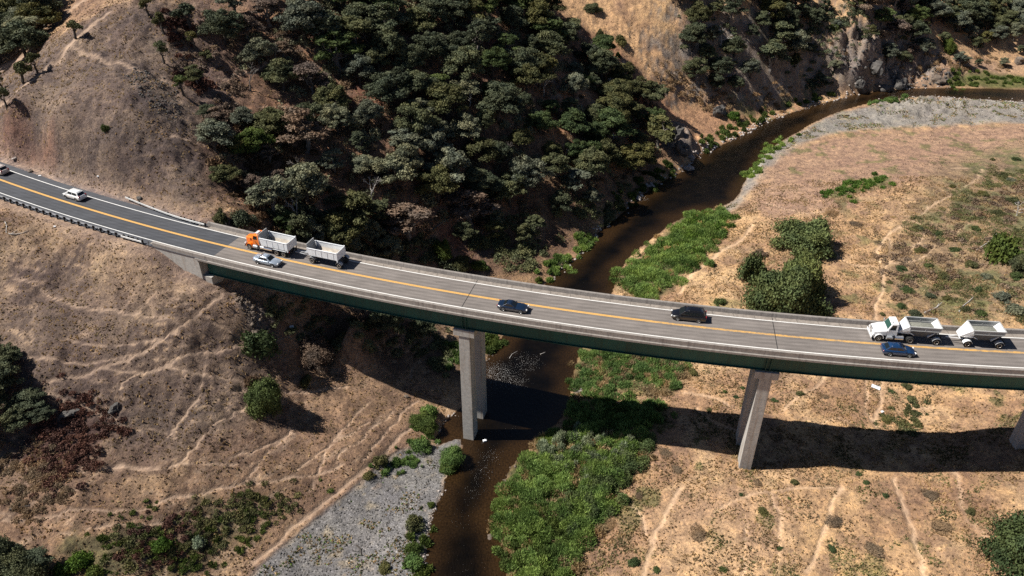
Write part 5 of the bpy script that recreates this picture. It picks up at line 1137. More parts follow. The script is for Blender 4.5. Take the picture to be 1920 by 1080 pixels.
def truck_cab(root, paint_, glass, x0, sloped, W=2.3):
    """conventional cab: x0 = front bumper; everything behind it"""
    hw = W/2; P = M[paint_]
    if sloped:
        secs = [[(x, -w, z0), (x, -w, zs), (x, -w*.72, zt), (x, w*.72, zt), (x, w, zs), (x, w, z0)] for x, w, z0, zs, zt in
                ((x0-.10, .78, .75, 1.15, 1.32), (x0-.25, .98, .65, 1.35, 1.58), (x0-1.0, 1.05, .95, 1.50, 1.78), (x0-1.95, 1.04, .95, 1.62, 1.95))]
    else:
        secs = [[(x, -w, z0), (x, -w, zs), (x, -w*.8, zt), (x, w*.8, zt), (x, w, zs), (x, w, z0)] for x, w, z0, zs, zt in
                ((x0-.10, .50, .85, 1.62, 1.76), (x0-.20, .55, .75, 1.68, 1.86), (x0-1.0, .66, .9, 1.76, 1.93), (x0-1.75, .80, .95, 1.82, 2.0))]
    MB().loft(secs).build('hood', P, root, False, .06, 3)
    MB().box((x0-.11, 0, 1.2 if sloped else 1.28), (.10, .95 if sloped else .8, .75)).build('grille', M['chrome'], root, False, .03)
    MB().box((x0-.02, 0, .58), (.16, 2.3, .34)).build('bumper', M['chrome'] if not sloped else P, root, False, .05)
    for s in (-1, 1):
        MB().box((x0-.22, s*.95, 1.0), (.22, .28, .2)).build('headlight', M['lamp'], root, False, .04)
        f = MB(); n = 9; xc = x0-1.05; pts = [(xc+.66*math.cos(PI*k/n), .52+.66*math.sin(PI*k/n)) for k in range(n+1)]; inn = [(xc+.56*math.cos(PI*k/n), .52+.56*math.sin(PI*k/n)) for k in range(n+1)][::-1]
        y0, y1 = (s*.70, s*1.17) if s > 0 else (s*1.17, s*.70)
        f.loft([[(a, y0, b), (a, y1, b), (c, y1, d), (c, y0, d)] for (a, b), (c, d) in zip(pts, inn[::-1])]); f.build('fender', P, root, False, .02)
        wheel(root, xc, s*1.0, .50, .28, 'rim' if sloped else 'chrome', frac=.55)
    xb = x0-(1.9 if sloped else 1.7)
    if sloped: b = [(xb, -1.02, 1.0), (xb, 1.02, 1.0), (xb-1.45, 1.05, 1.0), (xb-1.45, -1.05, 1.0)]; q = [(xb, -1.04, 1.80), (xb, 1.04, 1.80), (xb-1.45, 1.05, 1.8), (xb-1.45, -1.05, 1.8)]; t = [(xb-.52, -.90, 2.75), (xb-.52, .90, 2.75), (xb-1.42, .92, 2.80), (xb-1.42, -.92, 2.80)]
    else: b = [(xb, -.95, 1.0), (xb, .95, 1.0), (xb-1.35, .98, 1.0), (xb-1.35, -.98, 1.0)]; q = [(xb, -.97, 1.85), (xb, .97, 1.85), (xb-1.35, .98, 1.85), (xb-1.35, -.98, 1.85)]; t = [(xb-.22, -.88, 2.62), (xb-.22, .88, 2.62), (xb-1.32, .90, 2.66), (xb-1.32, -.90, 2.66)]
    MB().hexa(b, q).build('cab', P, root, False, .04); MB().hexa([Vector(p)-Vector((0, 0, .002)) for p in q], t).build('cab_top', P, root, False, .09, 3)
    quadpanel(root, 'windshield', q[0], q[1], t[1], t[0], .06, .94, .08, .82, M[glass])
    quadpanel(root, 'rear_window', q[3], q[2], t[2], t[3], .25, .75, .3, .7, M['glass'])
    for s, (a, b_, c, d) in ((-1, (q[0], q[3], t[3], t[0])), (1, (q[1], q[2], t[2], t[1]))):
        quadpanel(root, 'side_window', a, b_, c, d, .16, .74, .08, .76, M['glass'])
        m = MB().box((xb-.1, s*1.27, 2.02), (.10, .2, .42)); m.box((xb-.1, s*1.12, 2.15), (.03, .3, .03)); m.build('mirror', M['black'] if not sloped else M['chrome'], root)
        MB().cyl((xb-1.42, s*.98, .95), (xb-1.42, s*.98, 2.95 if not sloped else 1.2), .07, n=10).build('exhaust_stack', M['chrome'], root)
        MB().cyl((xb-.15, s*1.0, .72), (xb-1.0, s*1.0, .72), .28, n=18).build('step_tank', M['galvanised'], root)
    MB().box((xb-.6, 0, 2.72 if not sloped else 2.86), (.14, 1.2, .06)).build('marker_light', M['lamp'] if sloped else P, root)
    return xb-1.4
def dump_box(root, x1, x0, zb, zt, W=2.45, slope_front=True, raise_=.55):
    """open box: x1 front, x0 rear; walls, leaning front wall, floor"""
    h = W/2; wt = .07
    for s in (-1, 1):
        w_ = MB().prism([(x0, zb), (x1, zb), (x1+.25, zt), (x0, zt)], s*h-wt/2, s*h+wt/2)
        side = w_.build('side_wall', M['box_white'], root)
        rl = MB().box(((x0+x1)/2+.1, s*h, zt+.045), (x1-x0+.2, .15, .085)); rl.build('top_rail', M['box_white'], side, False, .015)
        for x in np.arange(x0+.7, x1-.2, 1.1): MB().prism([(x-.04, zb), (x+.04, zb), (x+.04, zt), (x-.04, zt)], s*(h+wt/2)-.03, s*(h+wt/2)+.03).build('side_rib', M['box_white'], side)
    fw = MB().hexa([(x1-.05, -h+.04, zb), (x1+.03, -h+.04, zb), (x1+.03, h-.04, zb), (x1-.05, h-.04, zb)], [(x1+.22, -h+.15, zt+raise_), (x1+.30, -h+.15, zt+raise_), (x1+.30, h-.15, zt+raise_), (x1+.22, h-.15, zt+raise_)])
    f = fw.build('front_wall', M['box_grey'], root)
    MB().box((x1+.28, 0, zt+raise_+.05), (.16, W-.3, .10)).build('front_lip', M['box_grey'], f, False, .02)
    MB().box(((x0+x1)/2, 0, zb+.03), (x1-x0-.1, W-.1, .06)).build('box_floor', M['box_inside'], root)
    tg = MB().box((x0+.0, 0, (zb+zt)/2+.02), (.09, W+.12, zt-zb+.1)); tg.build('tailgate', M['box_white'], root, False, .02)
    for s in (-1, 1): MB().prism([(x0-.05, zb-.2), (x0+.12, zb-.2), (x0+.12, zt+.16), (x0-.05, zt+.16)], s*h-.09, s*h+.09).build('corner_post', M['box_white'], root)
    for s in (-1, 1):
        ls = MB().hexa([(x0+.1, s*(h-.05), zb+.06), (x1, s*(h-.05), zb+.06), (x1, s*(h-.3), zb+.062), (x0+.1, s*(h-.3), zb+.062)] if s > 0 else [(x0+.1, s*(h-.3), zb+.062), (x1, s*(h-.3), zb+.062), (x1, s*(h-.05), zb+.06), (x0+.1, s*(h-.05), zb+.06)],
                       [(x0+.1, s*(h-.05), zb+.4), (x1, s*(h-.05), zb+.4), (x1, s*(h-.07), zb+.4), (x0+.1, s*(h-.07), zb+.4)] if s > 0 else [(x0+.1, s*(h-.07), zb+.4), (x1, s*(h-.07), zb+.4), (x1, s*(h-.05), zb+.4), (x0+.1, s*(h-.05), zb+.4)])
        ls.build('floor_cant', M['box_inside'], root)
# orange dump truck (front towards the left of the picture), its trailer behind
OFF = 1.75
xa = road_x(457, 468, OFF-1.1); xb = road_x(549, 480, OFF-1.1); LT = math.hypot(xb-xa, float(road_y(xb)-road_y(xa)))
def place_x(root, x, off, z=DECK+.012):
    root.location = road_pt(x, off, z); root.rotation_euler = (0, 0, math.atan(float(road_s(x)))+PI)
t1 = empty('dump_truck'); tag(t1, 'orange dump truck with an empty white box at the left end of the bridge', 'dump truck')
half = LT/2
xc = truck_cab(t1, 'orange_paint', 'glass', half, False)
MB().box((0, 0, .82), (LT-.7, .85, .26)).build('chassis', M['frame'], t1)
dump_box(t1, xc-.55, -half+.12, 1.28, 2.45, 2.4)
for x in (-half+1.15, -half+2.5):
    for s in (-1, 1): wheel(t1, x, s*1.06, .50, .27, 'rim', True, .6)
for s in (-1, 1):
    MB().hexa([(-half+.45, s*1.0-.25, 1.06), (-half+3.15, s*1.0-.25, 1.06), (-half+3.15, s*1.0+.25, 1.06), (-half+.45, s*1.0+.25, 1.06)], [(-half+.5, s*1.0-.22, 1.13), (-half+3.1, s*1.0-.22, 1.13), (-half+3.1, s*1.0+.22, 1.13), (-half+.5, s*1.0+.22, 1.13)]).build('wheel_fender', M['box_white'], t1, False, .02)
    MB().cyl((-half+3.4, s*.92, .78), (xc-.1, s*.92, .78), .27, n=18).build('fuel_tank', M['chrome'], t1)
    MB().box((-half+.2, s*.95, .55), (.03, .55, .6)).build('mud_flap', M['black'], t1)
    MB().box((-half+.03, s*1.0, 1.0), (.06, .3, .12)).build('tail_light', M['redlamp'], t1)
MB().box((xc+.75, 0, 2.72), (.5, .9, .10)).build('roof_vent', M['white_paint'], t1, False, .04)
place_x(t1, (xa+xb)/2, OFF); t1.scale = (1, 1.04, 1.13)
# two-axle dump trailer
xa = road_x(581, 470, OFF-1.1, DECK+2); xb = road_x(640, 480, OFF-1.1, DECK+2); LB = math.hypot(xb-xa, float(road_y(xb)-road_y(xa)))
t2 = empty('dump_trailer'); tag(t2, 'white empty dump trailer towed behind the orange dump truck', 'trailer'); half = LB/2
dump_box(t2, half-.35, -half+.05, 1.42, 2.55, 2.4, raise_=.5)
MB().box((0, 0, 1.2), (LB+.2, .8, .2)).build('chassis', M['frame'], t2)
for x in (half-.75, -half-.05):
    MB().cyl((x, -1.0, .5), (x, 1.0, .5), .08, n=10).build('axle', M['frame'], t2)
    for s in (-1, 1):
        wheel(t2, x, s*1.06, .50, .27, 'rim', True, .6)
        f = MB(); n = 8; pts = [(x+.60*math.cos(PI*(.12+.76*k/n)), .50+.60*math.sin(PI*(.12+.76*k/n))) for k in range(n+1)]
        f.loft([[(a, s*1.06-.32, b), (a, s*1.06+.2, b), (a, s*1.06+.2, b+.03), (a, s*1.06-.32, b+.03)] for a, b in pts]); f.build('wheel_fender', M['galvanised'], t2)
MB().box((half-.75, 0, .88), (1.5, 1.0, .14)).build('turntable', M['frame'], t2)
tb = MB(); gap = 3.1
for s in (-1, 1): tb.cyl((half-.2, s*.42, .85), (half+gap, s*.05, .75), .06, n=8)
tb.box((half+.35, 0, .84), (.12, .8, .1)); tb.build('drawbar', M['galvanised'], t2)
MB().box((half+.45, .1, 1.25), (.6, 1.3, .45)).build('tool_tray', M['galvanised'], t2, False, .03)
MB().box((-half-.1, 0, .95), (.1, 2.2, .15)).build('rear_bumper', M['frame'], t2)
place_x(t2, (xa+xb)/2-.2, OFF); t2.scale = (1, 1.04, 1.12)
# white tractor
xa = road_x(1627, 628, OFF-1.1); xb = road_x(1712, 640, OFF-1.1); LT = math.hypot(xb-xa, float(road_y(xb)-road_y(xa)))
t3 = empty('tractor_truck'); tag(t3, 'white semi truck tractor with green-tinted windscreen at the right part of the bridge', 'truck'); half = LT/2
xc = truck_cab(t3, 'white_paint', 'glass_green', half, True)
MB().box((-.3, 0, .85), (LT-.9, .85, .24)).build('chassis', M['frame'], t3)
for s in (-1, 1):
    wheel(t3, -half+.75, s*1.06, .52, .28, 'rim_dark', True, .6)
    MB().cyl((xc+.15, s*.95, .72), (xc-1.0, s*.95, .72), .30, n=18).build('fuel_tank', M['chrome'], t3)
MB().cyl((-half+.75, 0, 1.0), (-half+.75, 0, 1.12), .5, n=20).build('fifth_wheel', M['frame'], t3)
place_x(t3, (xa+xb)/2, OFF); t3.scale = (1, 1.04, 1.1)
def hopper(label, ua, ub, dolly):
    xa = road_x(ua, 606, OFF+1.2, DECK+3.0); xb = road_x(ub, 608, OFF+1.2, DECK+3.0); LB = math.hypot(xb-xa, float(road_y(xb)-road_y(xa)))
    t = empty('hopper_trailer'); tag(t, label, 'trailer'); h = LB/2; w = 1.22; zt = 2.95
    # rim
    for s in (-1, 1):
        a = MB().box((0, s*w, zt), (LB+.1, .12, .12)).build('top_rail', M['white_metal'], t)
        MB().box((0, s*w, zt-.62), (LB-.3, .10, .09)).build('mid_rail', M['white_metal'], t)
        for x in (-h*.96, 0, h*.96): MB().box((x, s*w, zt-.3), (.09, .09, .56)).build('rail_post', M['white_metal'], t)
        MB().hexa([(-h+.1, s*w-.02, zt-.58), (h-.1, s*w-.02, zt-.58), (h-.1, s*w+.02, zt-.58), (-h+.1, s*w+.02, zt-.58)], [(-h+.05, s*w-.02, zt-.07), (h-.05, s*w-.02, zt-.07), (h-.05, s*w+.02, zt-.07), (-h+.05, s*w+.02, zt-.07)]).build('side_board', M['box_grey'], t)
        q = [(-h+.2, s*w, zt-.67), (h-.2, s*w, zt-.67), (h-.9, s*.55, 1.0), (-h+.9, s*.55, 1.0)]
        MB().hexa([Vector(p) for p in q], [Vector(p)-Vector((0, s*.04, 0)) for p in q]).build('belly_panel', M['belly_shade'], t)
    MB().box((0, 0, .98), (LB-1.8, 1.1, .08)).build('dump_gate', M['frame'], t)
    MB().box((h, 0, zt), (.12, 2*w, .12)).build('front_rail', M['white_metal'], t); MB().box((-h, 0, zt), (.12, 2*w, .12)).build('rear_rail', M['white_metal'], t)
    # front slope sheet outside, ribbed; rear slope sheet inside
    fs = MB().hexa([(h+.0, -w, zt-.08), (h+.0, w, zt-.08), (h+1.25, .62, 1.38), (h+1.25, -.62, 1.38)], [(h+.04, -w, zt-.02), (h+.04, w, zt-.02), (h+1.30, .62, 1.44), (h+1.30, -.62, 1.44)]).build('front_slope', M['white_paint'], t)
    for k in range(7):
        y0 = -w+.1+k*(2*w-.2)/6; y1 = y0*.5
        MB().cyl((h+.06, y0, zt-.02), (h+1.28, y1, 1.46), .035, n=6).build('rib', M['white_paint'], fs)
    for s in (-1, 1):
        q = [(h-.0, s*w, zt-.08), (h+1.25, s*.62, 1.38), (h-.4, s*.75, 1.35), (h-.35, s*w, zt-.67)]
        MB().hexa([Vector(p) for p in q], [Vector(p)-Vector((0, s*.03, 0)) for p in q]).build('cheek_panel', M['white_paint'], t)
    MB().hexa([(-h+.02, -w+.03, zt-.06), (-h+.02, w-.03, zt-.06), (-h+1.5, w-.2, 1.2), (-h+1.5, -w+.2, 1.2)], [(-h-.03, -w+.03, zt-.10), (-h-.03, w-.03, zt-.10), (-h+1.44, w-.2, 1.14), (-h+1.44, -w+.2, 1.14)]).build('rear_slope', M['white_paint'], t)
    ld = MB(); nx_, ny_ = 16, 8; V = []
    for i in range(nx_+1):
        for j in range(ny_+1):
            a = i/nx_; b = j/ny_; V.append((-h*.86+a*h*1.78, (-w+.05)+b*(2*w-.1), zt-.82+.42*math.sin(PI*a)**.7*math.sin(PI*b)**.6+random.uniform(-.02, .02)))
    ld.add(V, [(i*(ny_+1)+j, (i+1)*(ny_+1)+j, (i+1)*(ny_+1)+j+1, i*(ny_+1)+j+1) for i in range(nx_) for j in range(ny_)]); ld.build('gravel_load', M['gravel_load'], t, True)
    for s in (-1, 1): MB().box((0, s*.42, 1.12), (LB+1.2, .1, .22)).build('chassis_rail', M['frame'], t)
    axs = [-h+.15]+([h+.15] if dolly else [])
    for x in axs:
        MB().cyl((x, -1.0, .52), (x, 1.0, .52), .08, n=10).build('axle', M['frame'], t)
        for s in (-1, 1):
            wheel(t, x, s*1.06, .52, .28, 'rim', True, .6)
            f = MB(); n = 8; pts = [(x+.64*math.cos(PI*(.08+.84*k/n)), .52+.64*math.sin(PI*(.08+.84*k/n))) for k in range(n+1)]
            f.loft([[(a, s*1.06-.36, b), (a, s*1.06+.2, b), (a, s*1.06+.2, b+.03), (a, s*1.06-.36, b+.03)] for a, b in pts]); f.build('wheel_fender', M['white_paint'] if dolly and x > 0 else M['galvanised'], t)
    for s in (-1, 1): MB().cyl((h+.1, s*.9, 1.9), (h-.9, s*1.15, 1.5), .05, n=8).build('brace', M['white_paint'], t)
    nk = MB()
    if dolly:
        for s in (-1, 1): nk.cyl((h+.6, s*.45, .95), (h+2.75, s*.05, .85), .06, n=8)
        nk.box((h+1.0, 0, .95), (.1, .8, .08)); nk.build('drawbar', M['white_paint'], t)
    else:
        nk.box((h+1.1, 0, 1.28), (1.5, .9, .14)); nk.build('gooseneck', M['white_paint'], t)
    MB().box((-h-.5, 0, .9), (.1, 2.2, .14)).build('rear_bumper', M['frame'], t)
    place_x(t, (xa+xb)/2, OFF)
hopper('gravel-filled hopper trailer directly behind the white tractor truck', 1704, 1763, False)
hopper('second gravel-filled hopper trailer, the last one nearest the right edge', 1818, 1877, True)

# ------------------------------------------------------------------ guardrails, delineators, rocks, litter
def rail_obj(label, pts, post_at, side, mat, h=.72, timber=True, terminal=True):
    g = empty('guardrail', pts[0]); tag(g, label, 'guardrail'); o0 = Vector(pts[0])
    m = MB(); secs = []
    for i, p in enumerate(pts):
        a = Vector(pts[max(0, i-1)]); b = Vector(pts[min(len(pts)-1, i+1)]); d = (b-a); d.z = 0; d.normalize(); n = Vector((-d.y, d.x, 0)); p = Vector(p)-o0
        prof = [(0, -.16), (.05, -.13), (.05, -.05), (0, 0), (.05, .05), (.05, .13), (0, .16), (-.03, .16), (.015, .10), (.015, .06), (-.03, 0), (.015, -.06), (.015, -.10), (-.03, -.16)]
        secs.append([tuple(p+n*(o*side)+Vector((0, 0, z))) for o, z in prof])
    m.loft(secs).build('rail', mat, g)
    for q in post_at:
        x, y, z = q
        s = float(road_s(x)); L = math.hypot(s, 1); n = Vector((-s/L, 1/L, 0))*(-side)
        p = Vector(q)-o0; pm = MB().box(p+n*.26+Vector((0, 0, -.28)), (.16, .20, 1.05), math.atan(s)); pm.box(p+n*.10+Vector((0, 0, -.02)), (.16, .18, .36), math.atan(s)); pm.build('post', M['timber'] if timber else M['galvanised'], g)
    return g
x1 = road_x(252, 454, -4.6); xs = np.linspace(-124, x1, 60)
rail_obj('long grey guardrail on dark timber posts along the near road edge', [road_pt(x, -4.75, DECK+.56) for x in xs], [road_pt(x, -4.75, DECK+.56) for x in np.arange(-123, x1, 1.62)], 1, M['galvanised'])
x0 = road_x(232, 448, -5.3); x2 = road_x(268, 460, -5.1); xs = np.linspace(x0, x2, 10)
rail_obj('short bright white guardrail piece where the near guardrail meets the bridge parapet', [road_pt(x, -5.15, DECK+.5) for x in xs], [road_pt(x, -5.1, DECK+.52) for x in np.arange(x0+.3, x2, .95)], -1, M['white_metal'])
pts = [(235, 370), (262, 381), (300, 396), (335, 408), (360, 415), (383, 421)]; P = [at(u, v, DECK+.6) for u, v in pts]; P = smooth_poly(np.array(P), 2, False)
rail_obj('white guardrail curving away from the road on the far side before the bridge', [tuple(p) for p in P], [tuple(p) for p in P[2::3]]+[tuple(p) for p in P[-9::3]], -1, M['white_metal'])
# marker posts
def marker(u, v, off, label, h=1.1, tilt=0, mat='timber'):
    x = road_x(u, v, off, DECK); p = road_pt(x, off, DECK-.15); m = MB().box((0, 0, h/2), (.09, .04, h)); m.box((0, 0, h+.05), (.22, .03, .28))
    o = m.build('marker_post', M[mat]); o.location = p; o.rotation_euler = (tilt, tilt*.7, math.atan(float(road_s(x)))); tag(o, label, 'marker post')
marker(194, 432, -5.05, 'dark leaning marker post standing up from the near guardrail', 1.0, .2)
marker(280, 464, -5.2, 'dark striped object marker at the left end of the near parapet', .8, -.4)
marker(397, 448, 4.95, 'thin marker post at the start of the far bridge parapet', 1.1, 0)

def rock_mesh(seed, sub=3, rough=.35):
    import bmesh
    b = bmesh.new(); bmesh.ops.create_icosphere(b, subdivisions=sub, radius=1); rs = np.random.RandomState(seed); ph = rs.uniform(0, 9, 9)
    for v in b.verts:
        c = v.co; n = math.sin(c.x*2.3+ph[0])*math.cos(c.y*2.7+ph[1])+.5*math.sin(c.z*4.1+ph[2]+c.x*3)+.3*math.cos(c.y*7+ph[3])*math.sin(c.x*6+ph[4])+.15*math.sin(c.x*14+ph[5])*math.cos(c.z*13+ph[6])
        v.co = c*(1+.62*n*.5); v.co.x = round(v.co.x*2.6)/2.6*.6+v.co.x*.4; v.co.y = round(v.co.y*2.4)/2.4*.5+v.co.y*.5; v.co.z = round(v.co.z*2.8)/2.8*.6+v.co.z*.4
    me = bpy.data.meshes.new('boulder'); b.to_mesh(me); b.free(); return me
def rockmat(name, a, b_):
    t = NT(name); n = t.noise(1.6, 8, .75, t.obj()); t.col(t.ramp(n, [(.3, a), (.62, b_), (.8, tuple(min(1, x*1.5) for x in b_))])); t.p(Roughness=.9); t.bump(n, .8, .25); return t.m
M['rock_grey'] = rockmat('grey_rock', (.035, .033, .032), (.13, .12, .11)); M['rock_pale'] = rockmat('pale_rock', (.22, .18, .16), (.52, .46, .42)); M['rock_brown'] = rockmat('brown_rock', (.07, .055, .045), (.20, .155, .12))
ROCKS = [rock_mesh(600+k) for k in range(6)]
for i, (u, v, sx, sy, sz, m, lab) in enumerate([
 (1349, 214, 2.6, 2.0, 2.6, 'rock_grey', 'large grey boulder on the tan slope above the far bank'), (1686, 163, 2.9, 2.3, 2.9, 'rock_grey', 'large dark boulder at the waterline under the cliff'), (1660, 168, 2.6, 1.9, 1.8, 'rock_grey', 'lower dark boulder just left of the largest one under the cliff'),
 (1262, 262, 3.2, 2.6, 4.2, 'rock_grey', 'dark rocky outcrop at the river bend right of the wood'), (1278, 285, 2.4, 2.2, 3.0, 'rock_grey', 'lower part of the dark outcrop at the river bend'), (1291, 318, 1.5, 1.3, 1.0, 'rock_pale', 'pale pinkish rock standing in the river below the outcrop'), (1296, 298, 1.2, 1.0, 1.1, 'rock_pale', 'small pale rock at the foot of the outcrop'),
 (1755, 152, 3.2, 2.4, 1.8, 'rock_brown', 'brown rock at the foot of the cliff right of the dark boulders'), (1610, 158, 2.6, 2.0, 2.0, 'rock_grey', 'grey rock at the waterline left of the dark boulders'), (1640, 130, 3.8, 2.6, 3.0, 'rock_grey', 'grey rock face bulging from the cliff'),
 (1910, 115, 2.4, 2.0, 1.6, 'rock_brown', 'brown rock on the tan slope at the right edge'), (216, 768, 1.1, .9, .8, 'rock_grey', 'grey rock beside the red brush on the left slope'), (130, 775, 1.6, 1.1, .5, 'rock_grey', 'flat grey rock in the middle of the red brush'),
 (478, 626, .9, .8, .6, 'rock_brown', 'brown rock on the eroded scarp below the abutment'), (262, 373, .7, .5, .45, 'rock_grey', 'small grey rock behind the far guardrail'), (1220, 350, 1.3, 1.0, .6, 'rock_pale', 'pale rock on the far bank at the narrows'), (1195, 372, 1.4, .9, .5, 'rock_pale', 'flat pale rock at the waterline of the narrows'),
 (1104, 455, .7, .5, .4, 'rock_pale', 'small pale rock at the water edge behind the bridge'), (1118, 444, .6, .5, .4, 'rock_pale', 'tiny pale rock at the water edge upstream of the bridge'), (762, 744, .5, .4, .35, 'rock_brown', 'small rock on the bank beside the bridge shadow'), (920, 1008, .7, .6, .22, 'rock_brown', 'brown rock just under the surface in the lower river'), (57, 322, .9, .5, .4, 'rock_brown', 'brown rock at the far road edge left of the white minivan'), (28, 297, .7, .5, .3, 'rock_pale', 'pale rock at the far road edge near the left border')]):
    p = hit(u, v); o = bpy.data.objects.new('boulder', ROCKS[i % 6].copy()); COL.objects.link(o); o.data.materials.append(M[m]); o.location = (p[0], p[1], float(hgt(p[0], p[1]))+sz*.25 if p[2] > -.2 else sz*.1-.1)
    o.rotation_euler = (0, 0, i*1.3); o.scale = (sx*.8, sy*.8, sz*.8); tag(o, lab, 'rock')
def stones(name, n, P, width, seed, mat, lab, rng, poly=False, cat='stones'):
    rs = np.random.RandomState(seed); base = np.array(ROCKS[0].vertices[0].co)
    import bmesh
    b = bmesh.new(); bmesh.ops.create_icosphere(b, subdivisions=1, radius=1); BV = np.array([v.co[:] for v in b.verts]); BF = np.array([[v.index for v in f.verts] for f in b.faces]); b.free()
    if poly:
        Q = []; lo = P.min(0); hi = P.max(0)
        while len(Q) < n:
            x = rs.uniform(lo[0], hi[0], 4000); y = rs.uniform(lo[1], hi[1], 4000); k = inside(x, y, P); Q += list(zip(x[k], y[k]))
        Q = np.array(Q[:n])
    else:
        seg = np.diff(P[:, :2], axis=0); L = np.hypot(*seg.T); k = rs.choice(len(L), n, p=L/L.sum()); t = rs.rand(n); Q = P[k, :2]+seg[k]*t[:, None]+rs.normal(size=(n, 2))*width
    r = rng[0]+(rng[1]-rng[0])*rs.rand(n)**3; z = np.maximum(hgt(Q[:, 0], Q[:, 1]), -.12)
    sc = r[:, None, None]*rs.uniform(.6, 1.2, (n, 1, 3))*np.array([1, 1, .6]); V = BV[None]*sc*rs.uniform(.8, 1.2, (n, len(BV), 1))+np.c_[Q, z+r*.15][:, None]
    Fc = (BF[None]+np.arange(n)[:, None, None]*len(BV)).reshape(-1, 3)
    return tag(np_mesh(name, V.reshape(-1, 3), Fc, M[mat]), lab, cat, kind='stuff')
bankL = np.array([at(u, v, 0) for u, v in RIV_L])
for L, n, w_, sd_, mt, lab, rg in [
 ([(1195,372),(1230,343),(1290,314),(1300,295),(1340,276),(1390,252),(1440,224)], 300, .8, 1, 'rock_pale', 'white and grey stones along the far waterline above the narrows', (.12, .65)),
 ([(1440,224),(1500,204),(1560,187),(1620,171),(1700,166),(1780,164)], 170, .8, 2, 'rock_pale', 'stones along the waterline under the cliff', (.15, .6)),
 ([(1030,522),(1085,480),(1130,424),(1165,402),(1200,366)], 160, .7, 3, 'rock_pale', 'stones along the shaded waterline behind the bridge', (.1, .45)),
 ([(818,836),(829,793),(850,777),(866,775)], 60, .3, 4, 'rock_pale', 'white stones round the small pool by the river pier', (.08, .25)),
 ([(832,918),(819,943),(805,981),(798,1027),(791,1080)], 150, .3, 5, 'rock_pale', 'white stones along the water edge of the gravel bar', (.06, .26)),
 ([(1640,191),(1740,181),(1800,184),(1860,188),(1990,193)], 260, 1.3, 6, 'rock_pale', 'white stones along the upper water edge of the grey bar', (.12, .4)),
 ([(875,745),(893,710),(915,668),(935,640)], 120, .8, 7, 'rock_brown', 'brown stones at the water edge in the bridge shadow', (.1, .4)),
 ([(940,1000),(938,940),(955,880),(1000,833)], 60, .3, 8, 'rock_brown', 'brown stones at the water edge of the near thicket', (.08, .28))]:
    stones('bank_stones', n, np.array([at(u, v, 0) for u, v in L]), w_, sd_, mt, lab, rg)
stones('gravel_stones', 5200, gr1p, 0, 9, 'rock_grey', 'grey cobbles lying over the lower left gravel bar', (.04, .17), True)
stones('gravel_stones', 4200, gr2p, 0, 10, 'rock_grey', 'grey cobbles lying over the grey bar in the river bend', (.05, .2), True)
stones('scree', 700, pixpoly([(1560,90),(1700,110),(1790,140),(1780,160),(1640,165),(1590,150),(1540,130)], 1), 0, 11, 'rock_grey', 'grey scree on the cliff above the river', (.15, .8), True)
stones('scree', 220, pixpoly([(430,545),(480,560),(530,640),(500,655),(460,600)], 1), 0, 12, 'rock_brown', 'brown broken earth on the scarp below the abutment', (.1, .45), True)
stones('scree', 500, pixpoly([(230,130),(330,155),(345,250),(260,190)], 1), 0, 13, 'rock_grey', 'small grey stones on the bare hillside', (.08, .3), True)
# fallen wood and litter
def branch(label, P, r0, mat='palebark', name='fallen_branch', cat='branch', z=.12):
    Q = [hit(u, v) for u, v in P]; m = MB(); o = Q[0]
    pts = [Vector((q[0]-o[0], q[1]-o[1], max(float(hgt(q[0], q[1])), -.05)+z-o[2])) for q in Q]
    m.path(pts, list(np.linspace(r0, r0*.35, len(pts))), 6)
    if len(pts) > 3:
        k = len(pts)//2; m.path([pts[k], pts[k]+Vector((r0*9, r0*7, r0*3))], [r0*.6, r0*.2], 5)
    b_ = m.build(name, M[mat]); b_.location = o; return tag(b_, label, cat)
branch('bleached white branch curled on the slope below the near guardrail', [(10,417),(13,425),(12,437),(20,440),(32,440),(42,438),(52,434)], .10)
branch('pale fallen log on the brushy flat above the white tractor trailers', [(1733,587),(1745,582),(1756,577),(1760,570)], .16)
branch('pale leaning dead limb right of the fallen log', [(1798,585),(1805,575),(1815,567),(1822,561)], .16)
branch('long dead trunk leaning by the pointed bush', [(1830,470),(1850,457),(1862,445),(1866,430)], .14)
branch('grey dead branch at the right edge above the truck', [(1900,395),(1912,400),(1922,398)], .12)
branch('thin white stick in the rapids just below the bridge', [(955,679),(960,671),(970,666)], .07)
branch('short white stick in the dark water right of the rapids', [(1013,672),(1022,668)], .09)
branch('dark fallen log lying at the left edge below the red brush', [(18,957),(35,952),(55,949)], .12, 'greybark')
branch('exposed pale roots on the scarp near the dry mauve bush', [(505,655),(520,640),(540,632),(552,640)], .16, 'greybark')
branch('bare fallen tree on the shaded slope behind the bridge', [(810,432),(830,418),(845,408),(850,402)], .16, 'greybark')
branch('pale fallen trunk on the grey brush right of the river bend wood', [(1190,268),(1200,255),(1210,250)], .14)
branch('dark driftwood lying on the lower left gravel bar', [(668,1023),(676,1030),(678,1043)], .13, 'bark')
def litter(u, v, d, label, rz=.4):
    p = hit(u, v); z = float(hgt(p[0], p[1])); m = MB().box((0, 0, 0), d, 0, .12, .15)
    if d[0] > .8: m.box((d[0]*.2, d[1]*.3, d[2]*.8), (d[0]*.5, d[1]*.3, d[2]), .3, .2)
    o = m.build('litter', M['box_white'], None, False, .02); o.location = (p[0], p[1], max(z, 0)+.15); o.rotation_euler = (0, 0, rz); tag(o, label, 'litter')
litter(1642, 727, (1.5, .75, .10), 'flat white panel lying on the dry flat in front of the bridge', -.5)
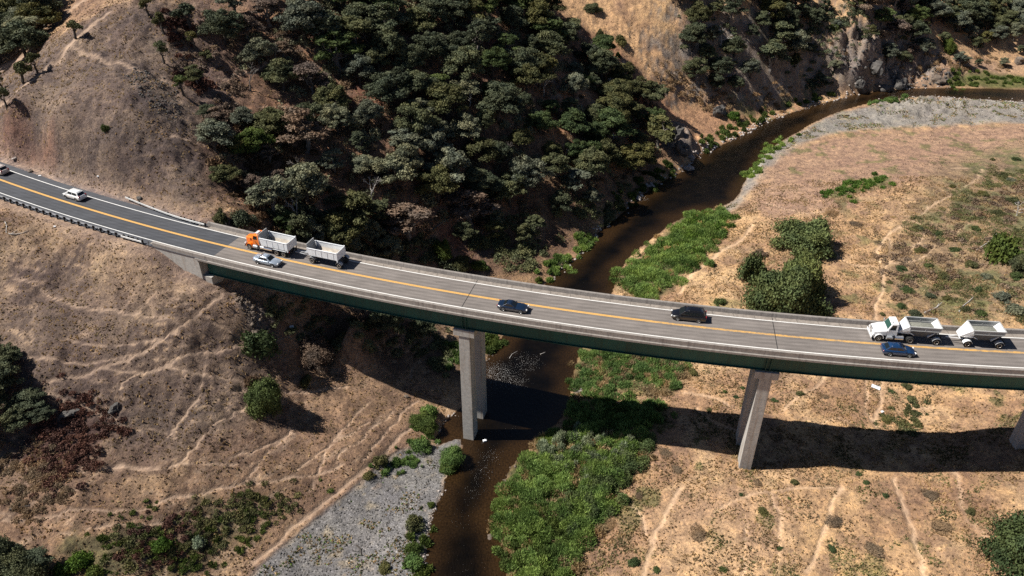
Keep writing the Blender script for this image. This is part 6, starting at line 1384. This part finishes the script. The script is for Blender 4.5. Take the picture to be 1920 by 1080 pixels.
litter(1654, 773, (.5, .4, .15), 'small white scrap beside the trail below the flat white panel'); litter(909, 834, (.6, .4, .3), 'small white box in the water right of the river pier')
litter(184, 332, (.35, .3, .25), 'white scrap on the hillside above the white minivan'); litter(75, 331, (.5, .3, .2), 'white scrap on the far road edge near the left border'); litter(103, 426, (.35, .3, .15), 'white scrap below the near guardrail')
litter(547, 615, (.7, .5, .5), 'white pail-sized thing at the scarp edge by the bridge shadow'); litter(438, 416, (1.6, .2, .15), 'pale rail piece lying behind the far parapet', .1)
SKY, SUN, EXPO = .05, 5.0, .5
# ------------------------------------------------------------------ camera, sun, sky
cam = bpy.data.cameras.new('camera'); co = bpy.data.objects.new('camera', cam); scene.collection.objects.link(co); scene.camera = co
co.location = (0, 0, CAMZ); co.rotation_euler = (PI/2-PITCH, 0, 0)
cam.sensor_width = 36; cam.lens = F/1920*36; cam.clip_start = 1; cam.clip_end = 5000
w = bpy.data.worlds.new("World"); scene.world = w; w.use_nodes = True
nt = w.node_tree; bg = nt.nodes['Background']; sky = nt.nodes.new('ShaderNodeTexSky'); sky.sky_type = 'NISHITA'; sky.sun_disc = False; sky.air_density = .6; sky.dust_density = .4; sky.altitude = 300
sky.sun_elevation = R(SUN_EL); d = Vector((-math.cos(R(SUN_AZ))*math.cos(R(SUN_EL)), -math.sin(R(SUN_AZ))*math.cos(R(SUN_EL)), math.sin(R(SUN_EL))))
sky.sun_rotation = math.atan2(d.x, d.y); nt.links.new(sky.outputs[0], bg.inputs[0]); bg.inputs[1].default_value = SKY
sl = bpy.data.lights.new('sun', 'SUN'); so = bpy.data.objects.new('sun', sl); scene.collection.objects.link(so)
sl.energy = SUN; sl.angle = R(.53); sl.color = (1.0, .955, .88); so.rotation_euler = d.to_track_quat('Z', 'Y').to_euler(); so.location = (0, 0, 200)
scene.view_settings.view_transform = 'Standard'; scene.view_settings.look = 'None'; scene.view_settings.exposure = EXPO; scene.view_settings.gamma = 1
scene.cycles.max_bounces = 5; scene.cycles.diffuse_bounces = 1; scene.cycles.glossy_bounces = 2; scene.cycles.transparent_max_bounces = 4
scene.cycles.use_denoising = False
